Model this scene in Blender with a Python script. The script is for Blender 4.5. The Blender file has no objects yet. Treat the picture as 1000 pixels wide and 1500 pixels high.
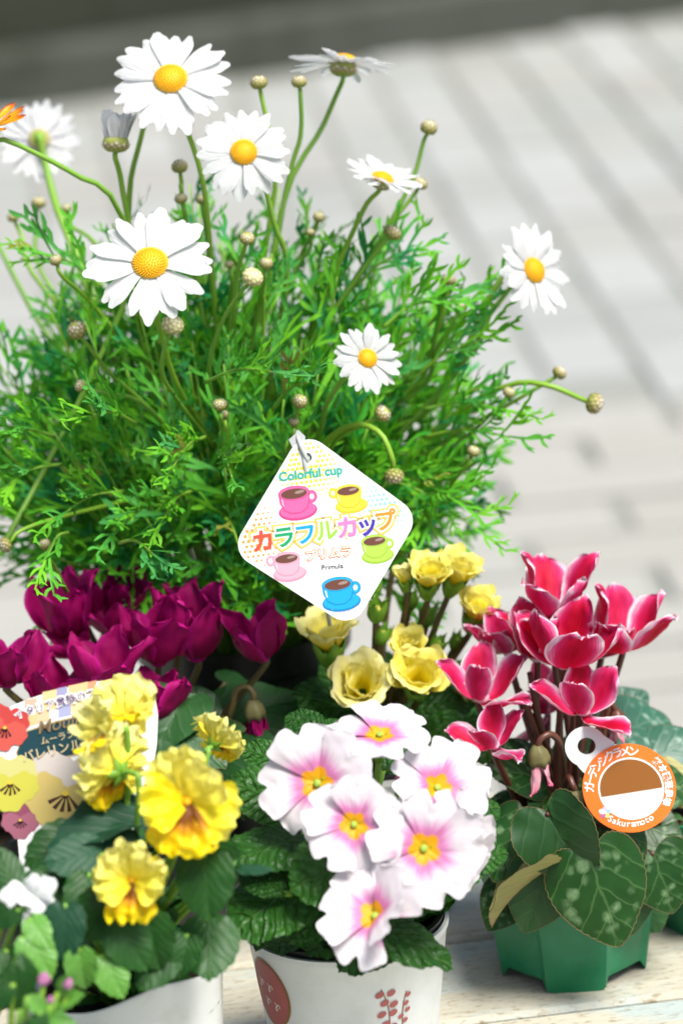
import bpy, math, random
import numpy as np
from math import sin, cos, pi, radians, sqrt, atan2, exp
from mathutils import Vector, Matrix, noise as mnoise

random.seed(7)
SC = bpy.context.scene
COL = SC.collection

# ------------------------------------------------------------------ camera
T = 0.50                     # height of the bench top, the ground is z = 0
PITCH, ROLL, LENS, DIST = radians(18), radians(4), 135.0, 1.87
LOOK = Vector((0, 0, T + 0.242))
FW = Vector((0, cos(PITCH), -sin(PITCH)))
R0 = Vector((1, 0, 0)); U0 = Vector((0, sin(PITCH), cos(PITCH)))
RT = R0 * cos(ROLL) - U0 * sin(ROLL)
UP = U0 * cos(ROLL) + R0 * sin(ROLL)
CAM = LOOK - FW * DIST
cd = bpy.data.cameras.new('camera'); cam = bpy.data.objects.new('camera', cd); COL.objects.link(cam)
cam.matrix_world = Matrix(((RT.x, UP.x, -FW.x, CAM.x), (RT.y, UP.y, -FW.y, CAM.y), (RT.z, UP.z, -FW.z, CAM.z), (0, 0, 0, 1)))
cd.sensor_fit = 'VERTICAL'; cd.sensor_height = 36; cd.sensor_width = 24; cd.lens = LENS
cd.clip_start = 0.05; cd.clip_end = 400
cd.dof.use_dof = True; cd.dof.focus_distance = 1.81; cd.dof.aperture_fstop = 6.3; cd.dof.aperture_blades = 9
SC.camera = cam

# ------------------------------------------------------------------ sky, sun, exposure
SUN_EL, SUN_AZ = radians(61), radians(138)       # azimuth clockwise from +Y
w = bpy.data.worlds.new('World'); SC.world = w; w.use_nodes = True
nt = w.node_tree
sky = nt.nodes.new('ShaderNodeTexSky'); sky.sky_type = 'NISHITA'; sky.sun_disc = False
sky.sun_elevation = SUN_EL; sky.sun_rotation = SUN_AZ; sky.air_density = 1.0; sky.dust_density = 3.0; sky.ozone_density = 1.0
bg = nt.nodes['Background']; bg.inputs['Strength'].default_value = 0.095
nt.links.new(sky.outputs[0], bg.inputs['Color'])
sl = bpy.data.lights.new('sun', 'SUN'); sl.energy = 4.1; sl.angle = radians(26); sl.color = (1.0, 0.965, 0.91)
so = bpy.data.objects.new('sun', sl); COL.objects.link(so); so.location = (2, -2, 4)
sd = Vector((sin(SUN_AZ) * cos(SUN_EL), cos(SUN_AZ) * cos(SUN_EL), sin(SUN_EL)))
so.rotation_euler = sd.to_track_quat('Z', 'Y').to_euler()
SC.view_settings.view_transform = 'Standard'; SC.view_settings.look = 'None'
SC.view_settings.exposure = 0.66; SC.view_settings.gamma = 1.0; SC.view_settings.use_curve_mapping = False
SC.render.engine = 'CYCLES'
SC.cycles.use_denoising = True
SC.cycles.max_bounces = 8; SC.cycles.transmission_bounces = 4; SC.cycles.diffuse_bounces = 2

# ------------------------------------------------------------------ helpers: a pixel of the 1000 x 1500 picture to a real point
FPX = 1500 / 36 * LENS
def ray(px, py): return FW * FPX + RT * (px - 500) - UP * (py - 750)
def at(px, py, Y):
    d = ray(px, py); return CAM + d * ((Y - CAM.y) / d.y)
def onz(px, py, z):
    d = ray(px, py); return CAM + d * ((z - CAM.z) / d.z)
def mpp(p): return (Vector(p) - CAM).dot(FW) / FPX
def cv(a, b, c): return (RT * a + UP * b - FW * c).normalized()

# ------------------------------------------------------------------ helpers: objects
WM = {}
def add(name, mesh, parent=None, M=None, mat=None):
    o = bpy.data.objects.new(name, mesh); COL.objects.link(o)
    M = M if M is not None else Matrix()
    if parent is not None and mesh is not None and M == Matrix():      # built in place: keep it in its parent's own space
        M = WM[parent.name].copy(); mesh.transform(M.inverted()); o.parent = parent
    elif parent is not None:
        o.parent = parent; o.matrix_basis = WM[parent.name].inverted() @ M
    else:
        o.matrix_basis = M
    WM[o.name] = M.copy()
    if mat is not None and mesh is not None and not mesh.materials: mesh.materials.append(mat)
    return o
def tag(o, label=None, cat=None, group=None, kind=None):
    if label: o['label'] = label
    if cat: o['category'] = cat
    if group: o['group'] = group
    if kind: o['kind'] = kind
    return o
def thing(name, loc, label, cat, group=None):
    return tag(add(name, None, None, Matrix.Translation(loc)), label, cat, group)
def mesh(name, verts, faces, uvs=None, smooth=True):
    me = bpy.data.meshes.new(name); me.from_pydata([tuple(v) for v in verts], [], faces)
    if uvs is not None:
        l = me.uv_layers.new(name='UVMap')
        vi = np.empty(len(me.loops), dtype=np.int32); me.loops.foreach_get('vertex_index', vi)
        l.data.foreach_set('uv', np.asarray(uvs, dtype=np.float32)[vi].ravel())
    if smooth: me.polygons.foreach_set('use_smooth', [True] * len(me.polygons))
    me.update(); return me
def frame(p, z, spin=0.0, hint=None):
    z = Vector(z).normalized()
    h = Vector(hint) if hint is not None else Vector(UP)
    y = h - z * h.dot(z)
    if y.length < 1e-4: y = Vector(RT) - z * RT.dot(z)
    y.normalize(); x = y.cross(z)
    M = Matrix(((x.x, y.x, z.x, 0), (x.y, y.y, z.y, 0), (x.z, y.z, z.z, 0), (0, 0, 0, 1)))
    return Matrix.Translation(p) @ M @ Matrix.Rotation(spin, 4, 'Z')
def xframe(p0, p1, nrm, scale=True):
    x = Vector(p1) - Vector(p0); L = x.length; x.normalize()
    z = Vector(nrm) - x * Vector(nrm).dot(x)
    if z.length < 1e-4: z = Vector(UP) - x * UP.dot(x)
    z.normalize(); y = z.cross(x); s = L if scale else 1.0
    return Matrix(((x.x * s, y.x * s, z.x * s, p0[0]), (x.y * s, y.y * s, z.y * s, p0[1]), (x.z * s, y.z * s, z.z * s, p0[2]), (0, 0, 0, 1)))
def ip(keys, u):
    if not isinstance(keys, (list, tuple)): return keys
    if u <= keys[0][0]: return keys[0][1]
    for i in range(len(keys) - 1):
        (a, fa), (b, fb) = keys[i], keys[i + 1]
        if u <= b:
            t = (u - a) / (b - a)
            m0 = (fb - keys[i - 1][1]) / (b - keys[i - 1][0]) if i > 0 else (fb - fa) / (b - a)
            m1 = (keys[i + 2][1] - fa) / (keys[i + 2][0] - a) if i + 2 < len(keys) else (fb - fa) / (b - a)
            h = b - a
            return (2*t**3 - 3*t*t + 1) * fa + (t**3 - 2*t*t + t) * h * m0 + (-2*t**3 + 3*t*t) * fb + (t**3 - t*t) * h * m1
    return keys[-1][1]
def crom(P, n):
    P = [Vector(p) for p in P]
    if len(P) == 2: return [P[0].lerp(P[1], i / n) for i in range(n + 1)]
    Q = [P[0] * 2 - P[1]] + P + [P[-1] * 2 - P[-2]]; out = []
    m = len(P) - 1
    for i in range(n + 1):
        s = i / n * m; k = min(int(s), m - 1); t = s - k
        a, b, c, d = Q[k], Q[k + 1], Q[k + 2], Q[k + 3]
        out.append(0.5 * ((2 * b) + (c - a) * t + (2 * a - 5 * b + 4 * c - d) * t * t + (3 * b - a - 3 * c + d) * t ** 3))
    return out
def tube_data(P, r0, r1, n=14, sides=6):
    pts = crom(P, n); V = []; F = []; UVs = []
    prev = None
    for i, p in enumerate(pts):
        t = (pts[min(i + 1, n)] - pts[max(i - 1, 0)]).normalized()
        a = prev if prev is not None else (Vector((1, 0, 0)) if abs(t.x) < .8 else Vector((0, 1, 0)))
        a = (a - t * a.dot(t)).normalized(); prev = a; b = t.cross(a)
        r = r0 + (r1 - r0) * i / n
        for k in range(sides):
            an = 2 * pi * k / sides; V.append(p + (a * cos(an) + b * sin(an)) * r); UVs.append((i / n, k / sides))
    for i in range(n):
        for k in range(sides):
            k2 = (k + 1) % sides; F.append((i * sides + k, i * sides + k2, (i + 1) * sides + k2, (i + 1) * sides + k))
    F.append(tuple(range(sides - 1, -1, -1))); F.append(tuple(range(n * sides, (n + 1) * sides)))
    return V, F, UVs
def tube(P, r0, r1, n=14, sides=6):
    V, F, U = tube_data(P, r0, r1, n, sides); return mesh('stem', V, F, U)
def lathe(prof, n=64, fn=None, smooth=True):
    V = []; F = []; UVs = []
    for i, (r, z) in enumerate(prof):
        for k in range(n):
            a = 2 * pi * k / n; rr, zz = (r, z) if fn is None else fn(r, z, a, i)
            V.append((rr * cos(a), rr * sin(a), zz)); UVs.append((k / n, z))
    for i in range(len(prof) - 1):
        for k in range(n):
            k2 = (k + 1) % n; F.append((i * n + k, i * n + k2, (i + 1) * n + k2, (i + 1) * n + k))
    me = mesh('lathe', V, F, UVs, smooth)
    return me
def sharp(me, deg=35):
    try: me.set_sharp_from_angle(angle=radians(deg))
    except Exception: pass
    return me

def petal(L, prof, phi, cup=0.0, twist=0.0, ruf=(0, 0, 0), rnd=.2, notch=0.0, nw=.25, r0=0.0, nu=12, nv=8, ridge=0.0, rufu=1.6, seed=0, bend=0.0, teeth=(0, 0), crum=0.02):
    rg = random.Random(seed)
    steps = 48; c = [(r0, 0.0)]; ang = []
    for i in range(steps + 1): ang.append(radians(ip(phi, i / steps)))
    for i in range(steps):
        a = (ang[i] + ang[i + 1]) / 2; c.append((c[-1][0] + cos(a) * L / steps, c[-1][1] + sin(a) * L / steps))
    p1, p2, p3 = rg.uniform(0, 6), rg.uniform(0, 6), rg.uniform(0, 6)
    V = []; F = []; UVs = []
    for i in range(nu + 1):
        u = i / nu; k = min(int(u * steps), steps - 1); f = u * steps - k
        cx = c[k][0] + (c[k + 1][0] - c[k][0]) * f; cz = c[k][1] + (c[k + 1][1] - c[k][1]) * f
        a = ang[k] + (ang[k + 1] - ang[k]) * f
        hw = max(ip(prof, u), 0.004) * L; tw = twist * u; s = u ** 3
        for j in range(nv + 1):
            v = -1 + 2 * j / nv
            d = -(rnd * abs(v) ** 2.6 + notch * exp(-(v / nw) ** 2) + teeth[0] * (.5 - .5 * cos(teeth[1] * v * pi + p3))) * s * L
            off = ip(cup, u) * hw * v * v if not isinstance(cup, float) else cup * hw * v * v
            off += ruf[0] * L * (u ** rufu) * (sin(ruf[1] * v * pi + p1 + ruf[2]) * (.35 + .65 * abs(v)) + .4 * sin(ruf[1] * 1.7 * v * pi + p2))
            off += crum * L * u * (mnoise.noise(Vector((u * 3.2, v * 2.4, seed * 7.3))) + .6 * mnoise.noise(Vector((u * 7, v * 6, seed * 3.1 + 40))))
            off += ridge * L * cos(3 * pi * v) * sin(pi * min(u * 1.1, 1))
            y = hw * v
            y2 = y * cos(tw) - off * sin(tw); o2 = y * sin(tw) + off * cos(tw)
            y2 += bend * L * u * u
            V.append((cx + cos(a) * d - sin(a) * o2, y2, cz + sin(a) * d + cos(a) * o2)); UVs.append((u, (v + 1) / 2))
    for i in range(nu):
        for j in range(nv):
            q = i * (nv + 1) + j; F.append((q, q + nv + 1, q + nv + 2, q + 1))
    return mesh('petal', V, F, UVs)

def leaf_mesh(half, n=44, teeth=0, ta=0.0, rings=(0, .22, .42, .6, .76, .88, .96, 1), center=(.3, 0), zf=None, wavy=0.0, seed=0, crinkle=0.0):
    """half: upper half outline from the petiole (0,0) to the tip (1,0); UVs hold the flat leaf coordinates (x, y + .5)"""
    rg = random.Random(seed); ph = rg.uniform(0, 6)
    keysx = [(i / (len(half) - 1), p[0]) for i, p in enumerate(half)]; keysy = [(i / (len(half) - 1), p[1]) for i, p in enumerate(half)]
    out = []
    for i in range(n + 1):
        t = i / n; x, y = ip(keysx, t), ip(keysy, t); y = max(y, 0)
        if teeth:
            k = ta * abs(((t * teeth) % 1.0) - .5) * 2 * min(1, 4 * t) ; dx, dy = x - center[0], y; l = sqrt(dx*dx + dy*dy) + 1e-6
            x += dx / l * k; y = y + dy / l * k if 0 < i < n else 0
        out.append((x, y))
    full = out + [(x, -y) for x, y in reversed(out[1:-1])]
    m = len(full); V = []; F = []; UVs = []
    for s in rings[1:]:
        for k, (x, y) in enumerate(full):
            X = center[0] + (x - center[0]) * s; Y = center[1] + (y - center[1]) * s
            z = zf(X, Y) if zf else 0
            z += wavy * s ** 4 * (sin(7 * 2 * pi * k / m + ph) + .6 * sin(12 * 2 * pi * k / m + 2 * ph))
            if crinkle: z += crinkle * (sin(X * 34 + ph) * sin(Y * 38 + ph * 2) + .5 * sin((X + abs(Y)) * 60))
            V.append((X, Y, z)); UVs.append((X, Y + .5))
    c = len(V); V.append((center[0], center[1], zf(*center) if zf else 0)); UVs.append((center[0], .5))
    for k in range(m): F.append((c, k, (k + 1) % m))
    for r in range(len(rings) - 2):
        for k in range(m):
            k2 = (k + 1) % m; F.append((r * m + k, (r + 1) * m + k, (r + 1) * m + k2, r * m + k2))
    return mesh('leaf', V, F, UVs)

# ------------------------------------------------------------------ helpers: materials
def nd(nt, typ, ins=None, **props):
    n = nt.nodes.new(typ)
    for k, v in props.items(): setattr(n, k, v)
    for k, v in (ins or {}).items():
        if isinstance(v, bpy.types.NodeSocket): nt.links.new(v, n.inputs[k])
        else: n.inputs[k].default_value = v
    return n
def mth(nt, op, a, b=0.0, c=None):
    ins = {0: a, 1: b}
    if c is not None: ins[2] = c
    return nd(nt, 'ShaderNodeMath', ins, operation=op).outputs[0]
def c4(c): return tuple(c) + (1.0,) if len(c) == 3 else tuple(c)
def mixc(nt, f, a, b, mode='MIX'):
    n = nt.nodes.new('ShaderNodeMix'); n.data_type = 'RGBA'; n.blend_type = mode
    for i, v in ((0, f), (6, a), (7, b)):
        if isinstance(v, bpy.types.NodeSocket): nt.links.new(v, n.inputs[i])
        else: n.inputs[i].default_value = v if i == 0 else c4(v)
    return n.outputs[2]
def ramp(nt, f, stops, interp='LINEAR'):
    n = nd(nt, 'ShaderNodeValToRGB', {0: f}); cr = n.color_ramp; cr.interpolation = interp
    while len(cr.elements) < len(stops): cr.elements.new(.5)
    for e, (p, c) in zip(cr.elements, stops): e.position = p; e.color = c4(c) if not isinstance(c, (int, float)) else (c, c, c, 1)
    return n.outputs[0]
def noise(nt, scale, vec=None, detail=3.0, rough=.5, dist=0.0):
    ins = {'Scale': scale, 'Detail': detail, 'Roughness': rough, 'Distortion': dist}
    if vec is not None: ins['Vector'] = vec
    return nd(nt, 'ShaderNodeTexNoise', ins).outputs['Fac']
def mapped(nt, vec, scale=(1, 1, 1), loc=(0, 0, 0), rot=(0, 0, 0)):
    return nd(nt, 'ShaderNodeMapping', {'Vector': vec, 'Scale': scale, 'Location': loc, 'Rotation': rot}).outputs[0]
def uvs(nt):
    t = nd(nt, 'ShaderNodeTexCoord').outputs['UV']; s = nd(nt, 'ShaderNodeSeparateXYZ', {0: t})
    return t, s.outputs[0], s.outputs[1]
def objco(nt): return nd(nt, 'ShaderNodeTexCoord').outputs['Object']
def geopos(nt): return nd(nt, 'ShaderNodeNewGeometry').outputs['Position']
def orand(nt): return nd(nt, 'ShaderNodeObjectInfo').outputs['Random']
def material(name, color=(.5, .5, .5), rough=.5, trans=0.0, spec=.5, build=None, tint=None, bump=None, sub=0.0, coat=0.0):
    m = bpy.data.materials.new(name); m.use_nodes = True; nt = m.node_tree
    b = nt.nodes['Principled BSDF']; out = nt.nodes['Material Output']
    b.inputs['Roughness'].default_value = rough; b.inputs['Specular IOR Level'].default_value = spec
    b.inputs['Coat Weight'].default_value = coat
    col = build(nt) if build else None
    if col is None: b.inputs['Base Color'].default_value = c4(color)
    else: nt.links.new(col, b.inputs['Base Color'])
    nrm = None
    if bump:
        h, st, ds = bump(nt)
        nrm = nd(nt, 'ShaderNodeBump', {'Height': h, 'Strength': st, 'Distance': ds}).outputs[0]
        nt.links.new(nrm, b.inputs['Normal'])
    if trans > 0:
        tr = nt.nodes.new('ShaderNodeBsdfTranslucent')
        if col is None: tr.inputs[0].default_value = c4(tint or color)
        else: nt.links.new(col if tint is None else mixc(nt, 1.0, col, tint, 'MULTIPLY'), tr.inputs[0])
        if nrm is not None: nt.links.new(nrm, tr.inputs['Normal'])
        mx = nd(nt, 'ShaderNodeMixShader', {0: trans, 1: b.outputs[0], 2: tr.outputs[0]})
        nt.links.new(mx.outputs[0], out.inputs['Surface'])
    m.diffuse_color = c4(color)
    return m

# ------------------------------------------------------------------ materials
def absv(nt, v): return mth(nt, 'ABSOLUTE', mth(nt, 'MULTIPLY_ADD', v, 2.0, -1.0))
def streak_bump(freq, st=.25, ds=.0006):
    def f(nt):
        t, u, v = uvs(nt); n = noise(nt, 1.0, mapped(nt, t, (2.0, freq, 1)), 2.0); return n, st, ds
    return f
def b_white(nt):
    t, u, v = uvs(nt); n = noise(nt, 1.0, mapped(nt, t, (1.5, 14, 1)), 2)
    return mixc(nt, n, (.70, .71, .72), (.79, .79, .79))
M_daisy = material('daisy_petal', (.85, .85, .85), .55, .42, .25, b_white, bump=streak_bump(14, .7, .001))
def b_disc(nt):
    t, u, v = uvs(nt); return ramp(nt, u, [(0, (.70, .33, .005)), (.4, (.82, .40, .006)), (1, (.86, .50, .02))])
M_disc = material('daisy_disc', (.8, .42, .01), .6, .0, .3, b_disc)
def b_bract(nt):
    t, u, v = uvs(nt); a = ramp(nt, u, [(0, (.22, .36, .05)), (.3, (.34, .38, .09)), (.5, (.46, .38, .18)), (.75, (.62, .54, .40)), (1, (.76, .72, .62))])
    return mixc(nt, ramp(nt, absv(nt, v), [(.45, 0.0), (.9, .75)]), a, (.16, .08, .035))
M_bract = material('bud_bract', (.3, .25, .1), .6, .1, .3, b_bract)
def b_palebract(nt):
    t, u, v = uvs(nt); a = ramp(nt, u, [(0, (.40, .42, .10)), (.35, (.66, .62, .30)), (1, (.76, .72, .48))])
    return mixc(nt, ramp(nt, absv(nt, v), [(.4, 0.0), (.9, .6)]), a, (.40, .32, .16))
M_pale = material('pale_bud_bract', (.7, .65, .4), .55, .15, .3, b_palebract)
def b_stem(nt):
    n = noise(nt, 60, geopos(nt), 2); r = orand(nt)
    return mixc(nt, r, mixc(nt, n, (.16, .34, .02), (.27, .46, .04)), mixc(nt, n, (.12, .30, .03), (.22, .43, .07)))
M_stem = material('green_stem', (.2, .36, .05), .45, .1, .4, b_stem)
def b_mleaf(nt):
    r = orand(nt); n = noise(nt, 22, geopos(nt), 2)
    a = ramp(nt, r, [(0, (.022, .25, .085)), (.3, (.05, .33, .025)), (.6, (.15, .46, .018)), (.85, (.07, .37, .035)), (.95, (.03, .29, .12)), (.965, (.30, .26, .05)), (1, (.22, .15, .05))])
    return mixc(nt, mth(nt, 'MULTIPLY', n, .55), a, (.20, .50, .025))
M_mleaf = material('marguerite_leaf', (.05, .2, .04), .5, .26, .2, b_mleaf)
def b_magenta(nt):
    t, u, v = uvs(nt); n = noise(nt, 1.0, mapped(nt, t, (2, 18, 1)), 3)
    a = ramp(nt, u, [(0, (.15, .001, .030)), (.45, (.32, .0015, .090)), (1, (.45, .003, .16))])
    a = mixc(nt, mth(nt, 'MULTIPLY', n, .5), a, (.22, .001, .055))
    return mixc(nt, ramp(nt, absv(nt, v), [(.72, 0.0), (1.0, .8)]), a, (.56, .008, .25))
M_magenta = material('magenta_petal', (.36, .003, .14), .55, .28, .2, b_magenta, bump=streak_bump(26, .5, .0008))
def b_red(nt):
    t, u, v = uvs(nt); n = noise(nt, 1.0, mapped(nt, t, (3, 20, 1)), 3)
    e = mth(nt, 'MAXIMUM', absv(nt, v), mth(nt, 'POWER', u, 5.0))
    e = mth(nt, 'ADD', e, mth(nt, 'MULTIPLY_ADD', n, .55, -.28))
    inner = ramp(nt, e, [(0, (.44, .0015, .014)), (.42, (.56, .003, .035)), (.66, (.66, .018, .14)), (.80, (.76, .22, .40)), (.93, (.84, .66, .74)), (1, (.86, .74, .80))])
    outer = ramp(nt, e, [(0, (.54, .008, .07)), (.45, (.60, .025, .15)), (.8, (.70, .12, .30)), (.95, (.84, .62, .72)), (1, (.86, .78, .82))])
    return mixc(nt, nd(nt, 'ShaderNodeAttribute', attribute_name='tone', attribute_type='OBJECT').outputs['Fac'], inner, outer)
M_red = material('red_white_edged_petal', (.6, .02, .1), .55, .32, .2, b_red, bump=streak_bump(26, .6, .0008))
def b_palepink(nt):
    t, u, v = uvs(nt); return ramp(nt, u, [(0, (.70, .20, .30)), (.6, (.78, .42, .48)), (1, (.62, .10, .22))])
M_palepink = material('pale_pink_petal', (.75, .4, .45), .5, .25, .3, b_palepink, bump=streak_bump(20, .3))
def b_prim(nt):
    t, u, v = uvs(nt); c = absv(nt, v); n = noise(nt, 1.0, mapped(nt, t, (1.5, 16, 1)), 3); g = noise(nt, 9, geopos(nt), 2)
    # orange star, magenta band, then a streaky fade to white: the flower's own pattern
    star = mth(nt, 'SUBTRACT', u, mth(nt, 'MULTIPLY_ADD', mth(nt, 'SINE', mth(nt, 'MULTIPLY', c, 3.1)), .042, .215))
    pk = mth(nt, 'SUBTRACT', u, mth(nt, 'MULTIPLY_ADD', n, .28, -.035))
    white = mixc(nt, g, (.67, .665, .685), (.68, .62, .655))
    pink = ramp(nt, pk, [(0, (.48, .002, .18)), (.17, (.52, .004, .24)), (.225, (.56, .03, .32)), (.31, (.63, .28, .48)), (.44, (.68, .61, .65)), (1, (.69, .68, .695))])
    base = mixc(nt, .72, white, pink)
    o = ramp(nt, u, [(0, (.55, .42, .02)), (.10, (.75, .42, .01)), (.24, (.80, .32, .004))])
    return mixc(nt, ramp(nt, mth(nt, 'ADD', star, .5), [(.485, 1.0), (.515, 0.0)]), base, o)
M_prim = material('white_pink_primula_petal', (.85, .7, .78), .5, .25, .3, b_prim, bump=streak_bump(14, .3))
def b_yprim(nt):
    t, u, v = uvs(nt); n = noise(nt, 1.0, mapped(nt, t, (1.5, 12, 1)), 3)
    a = ramp(nt, u, [(0, (.55, .46, .01)), (.25, (.86, .68, .006)), (.62, (.87, .76, .06)), (1, (.87, .80, .22))])
    pale = ramp(nt, u, [(0, (.50, .44, .01)), (.3, (.85, .68, .015)), (.55, (.84, .76, .20)), (1, (.84, .80, .42))])
    return mixc(nt, nd(nt, 'ShaderNodeAttribute', attribute_name='tone', attribute_type='OBJECT').outputs['Fac'], a, pale)
M_yprim = material('yellow_primula_petal', (.85, .75, .2), .5, .28, .3, b_yprim, bump=streak_bump(12, .3))
def b_pansy(nt):
    t, u, v = uvs(nt); n = noise(nt, 1.0, mapped(nt, t, (1.5, 10, 1)), 3)
    a = ramp(nt, u, [(0, (.82, .56, .003)), (.45, (.86, .70, .005)), (.8, (.87, .76, .02)), (1, (.87, .80, .10))])
    pale = ramp(nt, u, [(0, (.86, .72, .01)), (.4, (.87, .79, .12)), (1, (.87, .84, .34))])
    return mixc(nt, nd(nt, 'ShaderNodeAttribute', attribute_name='tone', attribute_type='OBJECT').outputs['Fac'], a, pale)
M_pansy = material('yellow_pansy_petal', (.85, .65, .05), .5, .28, .25, b_pansy, bump=streak_bump(12, .35))
def b_blotch(nt):
    t, u, v = uvs(nt); n = noise(nt, 1.0, mapped(nt, t, (1.0, 14, 1)), 3)
    e = mth(nt, 'ADD', mth(nt, 'ADD', u, mth(nt, 'MULTIPLY', absv(nt, v), .22)), mth(nt, 'MULTIPLY_ADD', n, .34, -.17))
    return ramp(nt, e, [(0, (.80, .42, .005)), (.08, (.12, .035, .003)), (.40, (.20, .06, .003)), (.56, (.58, .25, .004)), (.70, (.84, .54, .004)), (1, (.86, .68, .006))])
M_blotch = material('pansy_blotched_petal', (.8, .5, .02), .5, .25, .25, b_blotch, bump=streak_bump(12, .35))
M_orange = material('orange_petal', (.8, .3, .01), .45, .25, .3, lambda nt: ramp(nt, mth(nt, 'MAXIMUM', uvs(nt)[1], absv(nt, uvs(nt)[2])), [(0, (.78, .42, .01)), (.7, (.80, .36, .008)), (.92, (.62, .12, .008)), (1, (.5, .06, .01))]))
M_pinkbud = material('pink_bud', (.62, .22, .48), .5, .2, .3)
M_whitepet = material('white_petal', (.82, .83, .82), .5, .3, .3)

def veins(nt, x, y, k=1.1, freq=7.0, w=.05):
    """0 on the veins of a leaf, 1 between them; x along the midrib, y across it"""
    ay = mth(nt, 'ABSOLUTE', y)
    s = mth(nt, 'FRACT', mth(nt, 'MULTIPLY', mth(nt, 'SUBTRACT', x, mth(nt, 'MULTIPLY', ay, k)), freq))
    s = mth(nt, 'ABSOLUTE', mth(nt, 'SUBTRACT', s, .5)); side = mth(nt, 'SUBTRACT', .5, s)
    side = nd(nt, 'ShaderNodeMapRange', {0: side, 1: 0.0, 2: w * 2.2}).outputs[0]
    mid = nd(nt, 'ShaderNodeMapRange', {0: ay, 1: 0.004, 2: .022}).outputs[0]
    return mth(nt, 'MINIMUM', side, mid)
def leafuv(nt, warp=.10, sc=5):
    t = nd(nt, 'ShaderNodeTexCoord').outputs['UV']
    n = nd(nt, 'ShaderNodeTexNoise', {'Vector': t, 'Scale': sc, 'Detail': 2.0}).outputs['Color']
    wv = nd(nt, 'ShaderNodeVectorMath', {0: n, 1: (.5, .5, .5)}, operation='SUBTRACT').outputs[0]
    wv = nd(nt, 'ShaderNodeVectorMath', {0: wv, 'Scale': warp}, operation='SCALE').outputs[0]
    t2 = nd(nt, 'ShaderNodeVectorMath', {0: t, 1: wv}, operation='ADD').outputs[0]
    s = nd(nt, 'ShaderNodeSeparateXYZ', {0: t2})
    return t, t2, s.outputs[0], mth(nt, 'SUBTRACT', s.outputs[1], .5)
def leaf_material(name, dark, light, veinc, rough=.44, freq=7, kv=1.1, vein_amt=.55, bullate=0.0, silver=None, edge=None, trans=.16, spec=.5):
    def build(nt):
        t, t2, x, y = leafuv(nt); vv = veins(nt, x, y, kv, freq, .035)
        n = noise(nt, 5, t, 4); r = orand(nt)
        a = mixc(nt, n, dark, light)
        a = mixc(nt, mth(nt, 'MULTIPLY', r, .5), a, tuple(min(1, c * 1.5 + .004) for c in light))
        if silver:
            vor = nd(nt, 'ShaderNodeTexVoronoi', {'Vector': t2, 'Scale': 5.5, 'Randomness': .8})
            dx = mth(nt, 'SUBTRACT', x, .38); rad = mth(nt, 'SQRT', mth(nt, 'ADD', mth(nt, 'MULTIPLY', dx, dx), mth(nt, 'MULTIPLY', y, y)))
            band = ramp(nt, rad, [(.16, 0.0), (.24, 1.0), (.38, 1.0), (.46, 0.0)])
            cell = ramp(nt, vor.outputs['Distance'], [(.30, 1.0), (.52, 0.0)])
            f = mth(nt, 'MULTIPLY', mth(nt, 'MULTIPLY', band, cell), mth(nt, 'MULTIPLY_ADD', noise(nt, 26, t, 3), .9, .15))
            a = mixc(nt, f, a, silver)
        a = mixc(nt, mth(nt, 'MULTIPLY', mth(nt, 'SUBTRACT', 1.0, vv), vein_amt), a, veinc)
        return a
    def bump(nt):
        t, t2, x, y = leafuv(nt); vv = veins(nt, x, y, kv, freq, .10)
        h = mth(nt, 'MULTIPLY', vv, 1.0)
        if bullate:
            v = nd(nt, 'ShaderNodeTexVoronoi', {'Vector': t2, 'Scale': 17.0}, feature='SMOOTH_F1').outputs['Distance']
            h = mth(nt, 'ADD', h, mth(nt, 'MULTIPLY', v, -1.6 * bullate))
        h = mth(nt, 'ADD', h, mth(nt, 'MULTIPLY', noise(nt, 40, t, 3), .25))
        return h, .8 if bullate else .35, .0016 if bullate else .0005
    return material(name, light, rough, trans, spec, build, bump=bump)
M_cleaf = leaf_material('cyclamen_leaf', (.004, .032, .005), (.013, .068, .008), (.11, .22, .07), .38, 3.2, 1.2, .38, silver=(.20, .33, .16), spec=.3)
M_cblue = leaf_material('cyclamen_leaf_silvery', (.009, .058, .034), (.030, .11, .066), (.14, .25, .17), .42, 3.2, 1.2, .45, silver=(.34, .48, .40), spec=.45)
M_cyel = leaf_material('cyclamen_leaf_underside', (.20, .20, .06), (.30, .29, .11), (.32, .13, .11), .5, 5.5, 1.0, .6, spec=.3)
M_cdark = leaf_material('magenta_cyclamen_leaf', (.010, .045, .012), (.022, .085, .020), (.06, .14, .05), .42, 3.2, 1.2, .35, spec=.35)
M_pleaf = leaf_material('primula_leaf', (.007, .045, .006), (.024, .105, .009), (.06, .16, .022), .42, 8, .9, .5, bullate=1.0, spec=.35)
M_vleaf = leaf_material('pansy_leaf', (.004, .034, .005), (.014, .072, .008), (.045, .125, .018), .46, 5, 1.4, .35, spec=.3)
M_vblue = leaf_material('pansy_leaf_bluish', (.004, .036, .016), (.013, .064, .028), (.034, .11, .05), .5, 5, 1.4, .3, spec=.25)
M_light = leaf_material('fresh_leaf', (.045, .16, .018), (.095, .26, .03), (.16, .33, .06), .42, 5, 1.2, .35)
M_rim = material('leaf_edge', (.15, .12, .05), .6, .1, .3)
M_brown = material('brown_stem', (.085, .026, .016), .4, 0, .5, lambda nt: mixc(nt, noise(nt, 90, geopos(nt), 2), (.060, .016, .012), (.125, .042, .022)))
M_olive = material('olive_stem', (.10, .075, .022), .45, 0, .4, lambda nt: mixc(nt, noise(nt, 70, geopos(nt), 2), (.07, .045, .018), (.13, .11, .03)))
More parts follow.
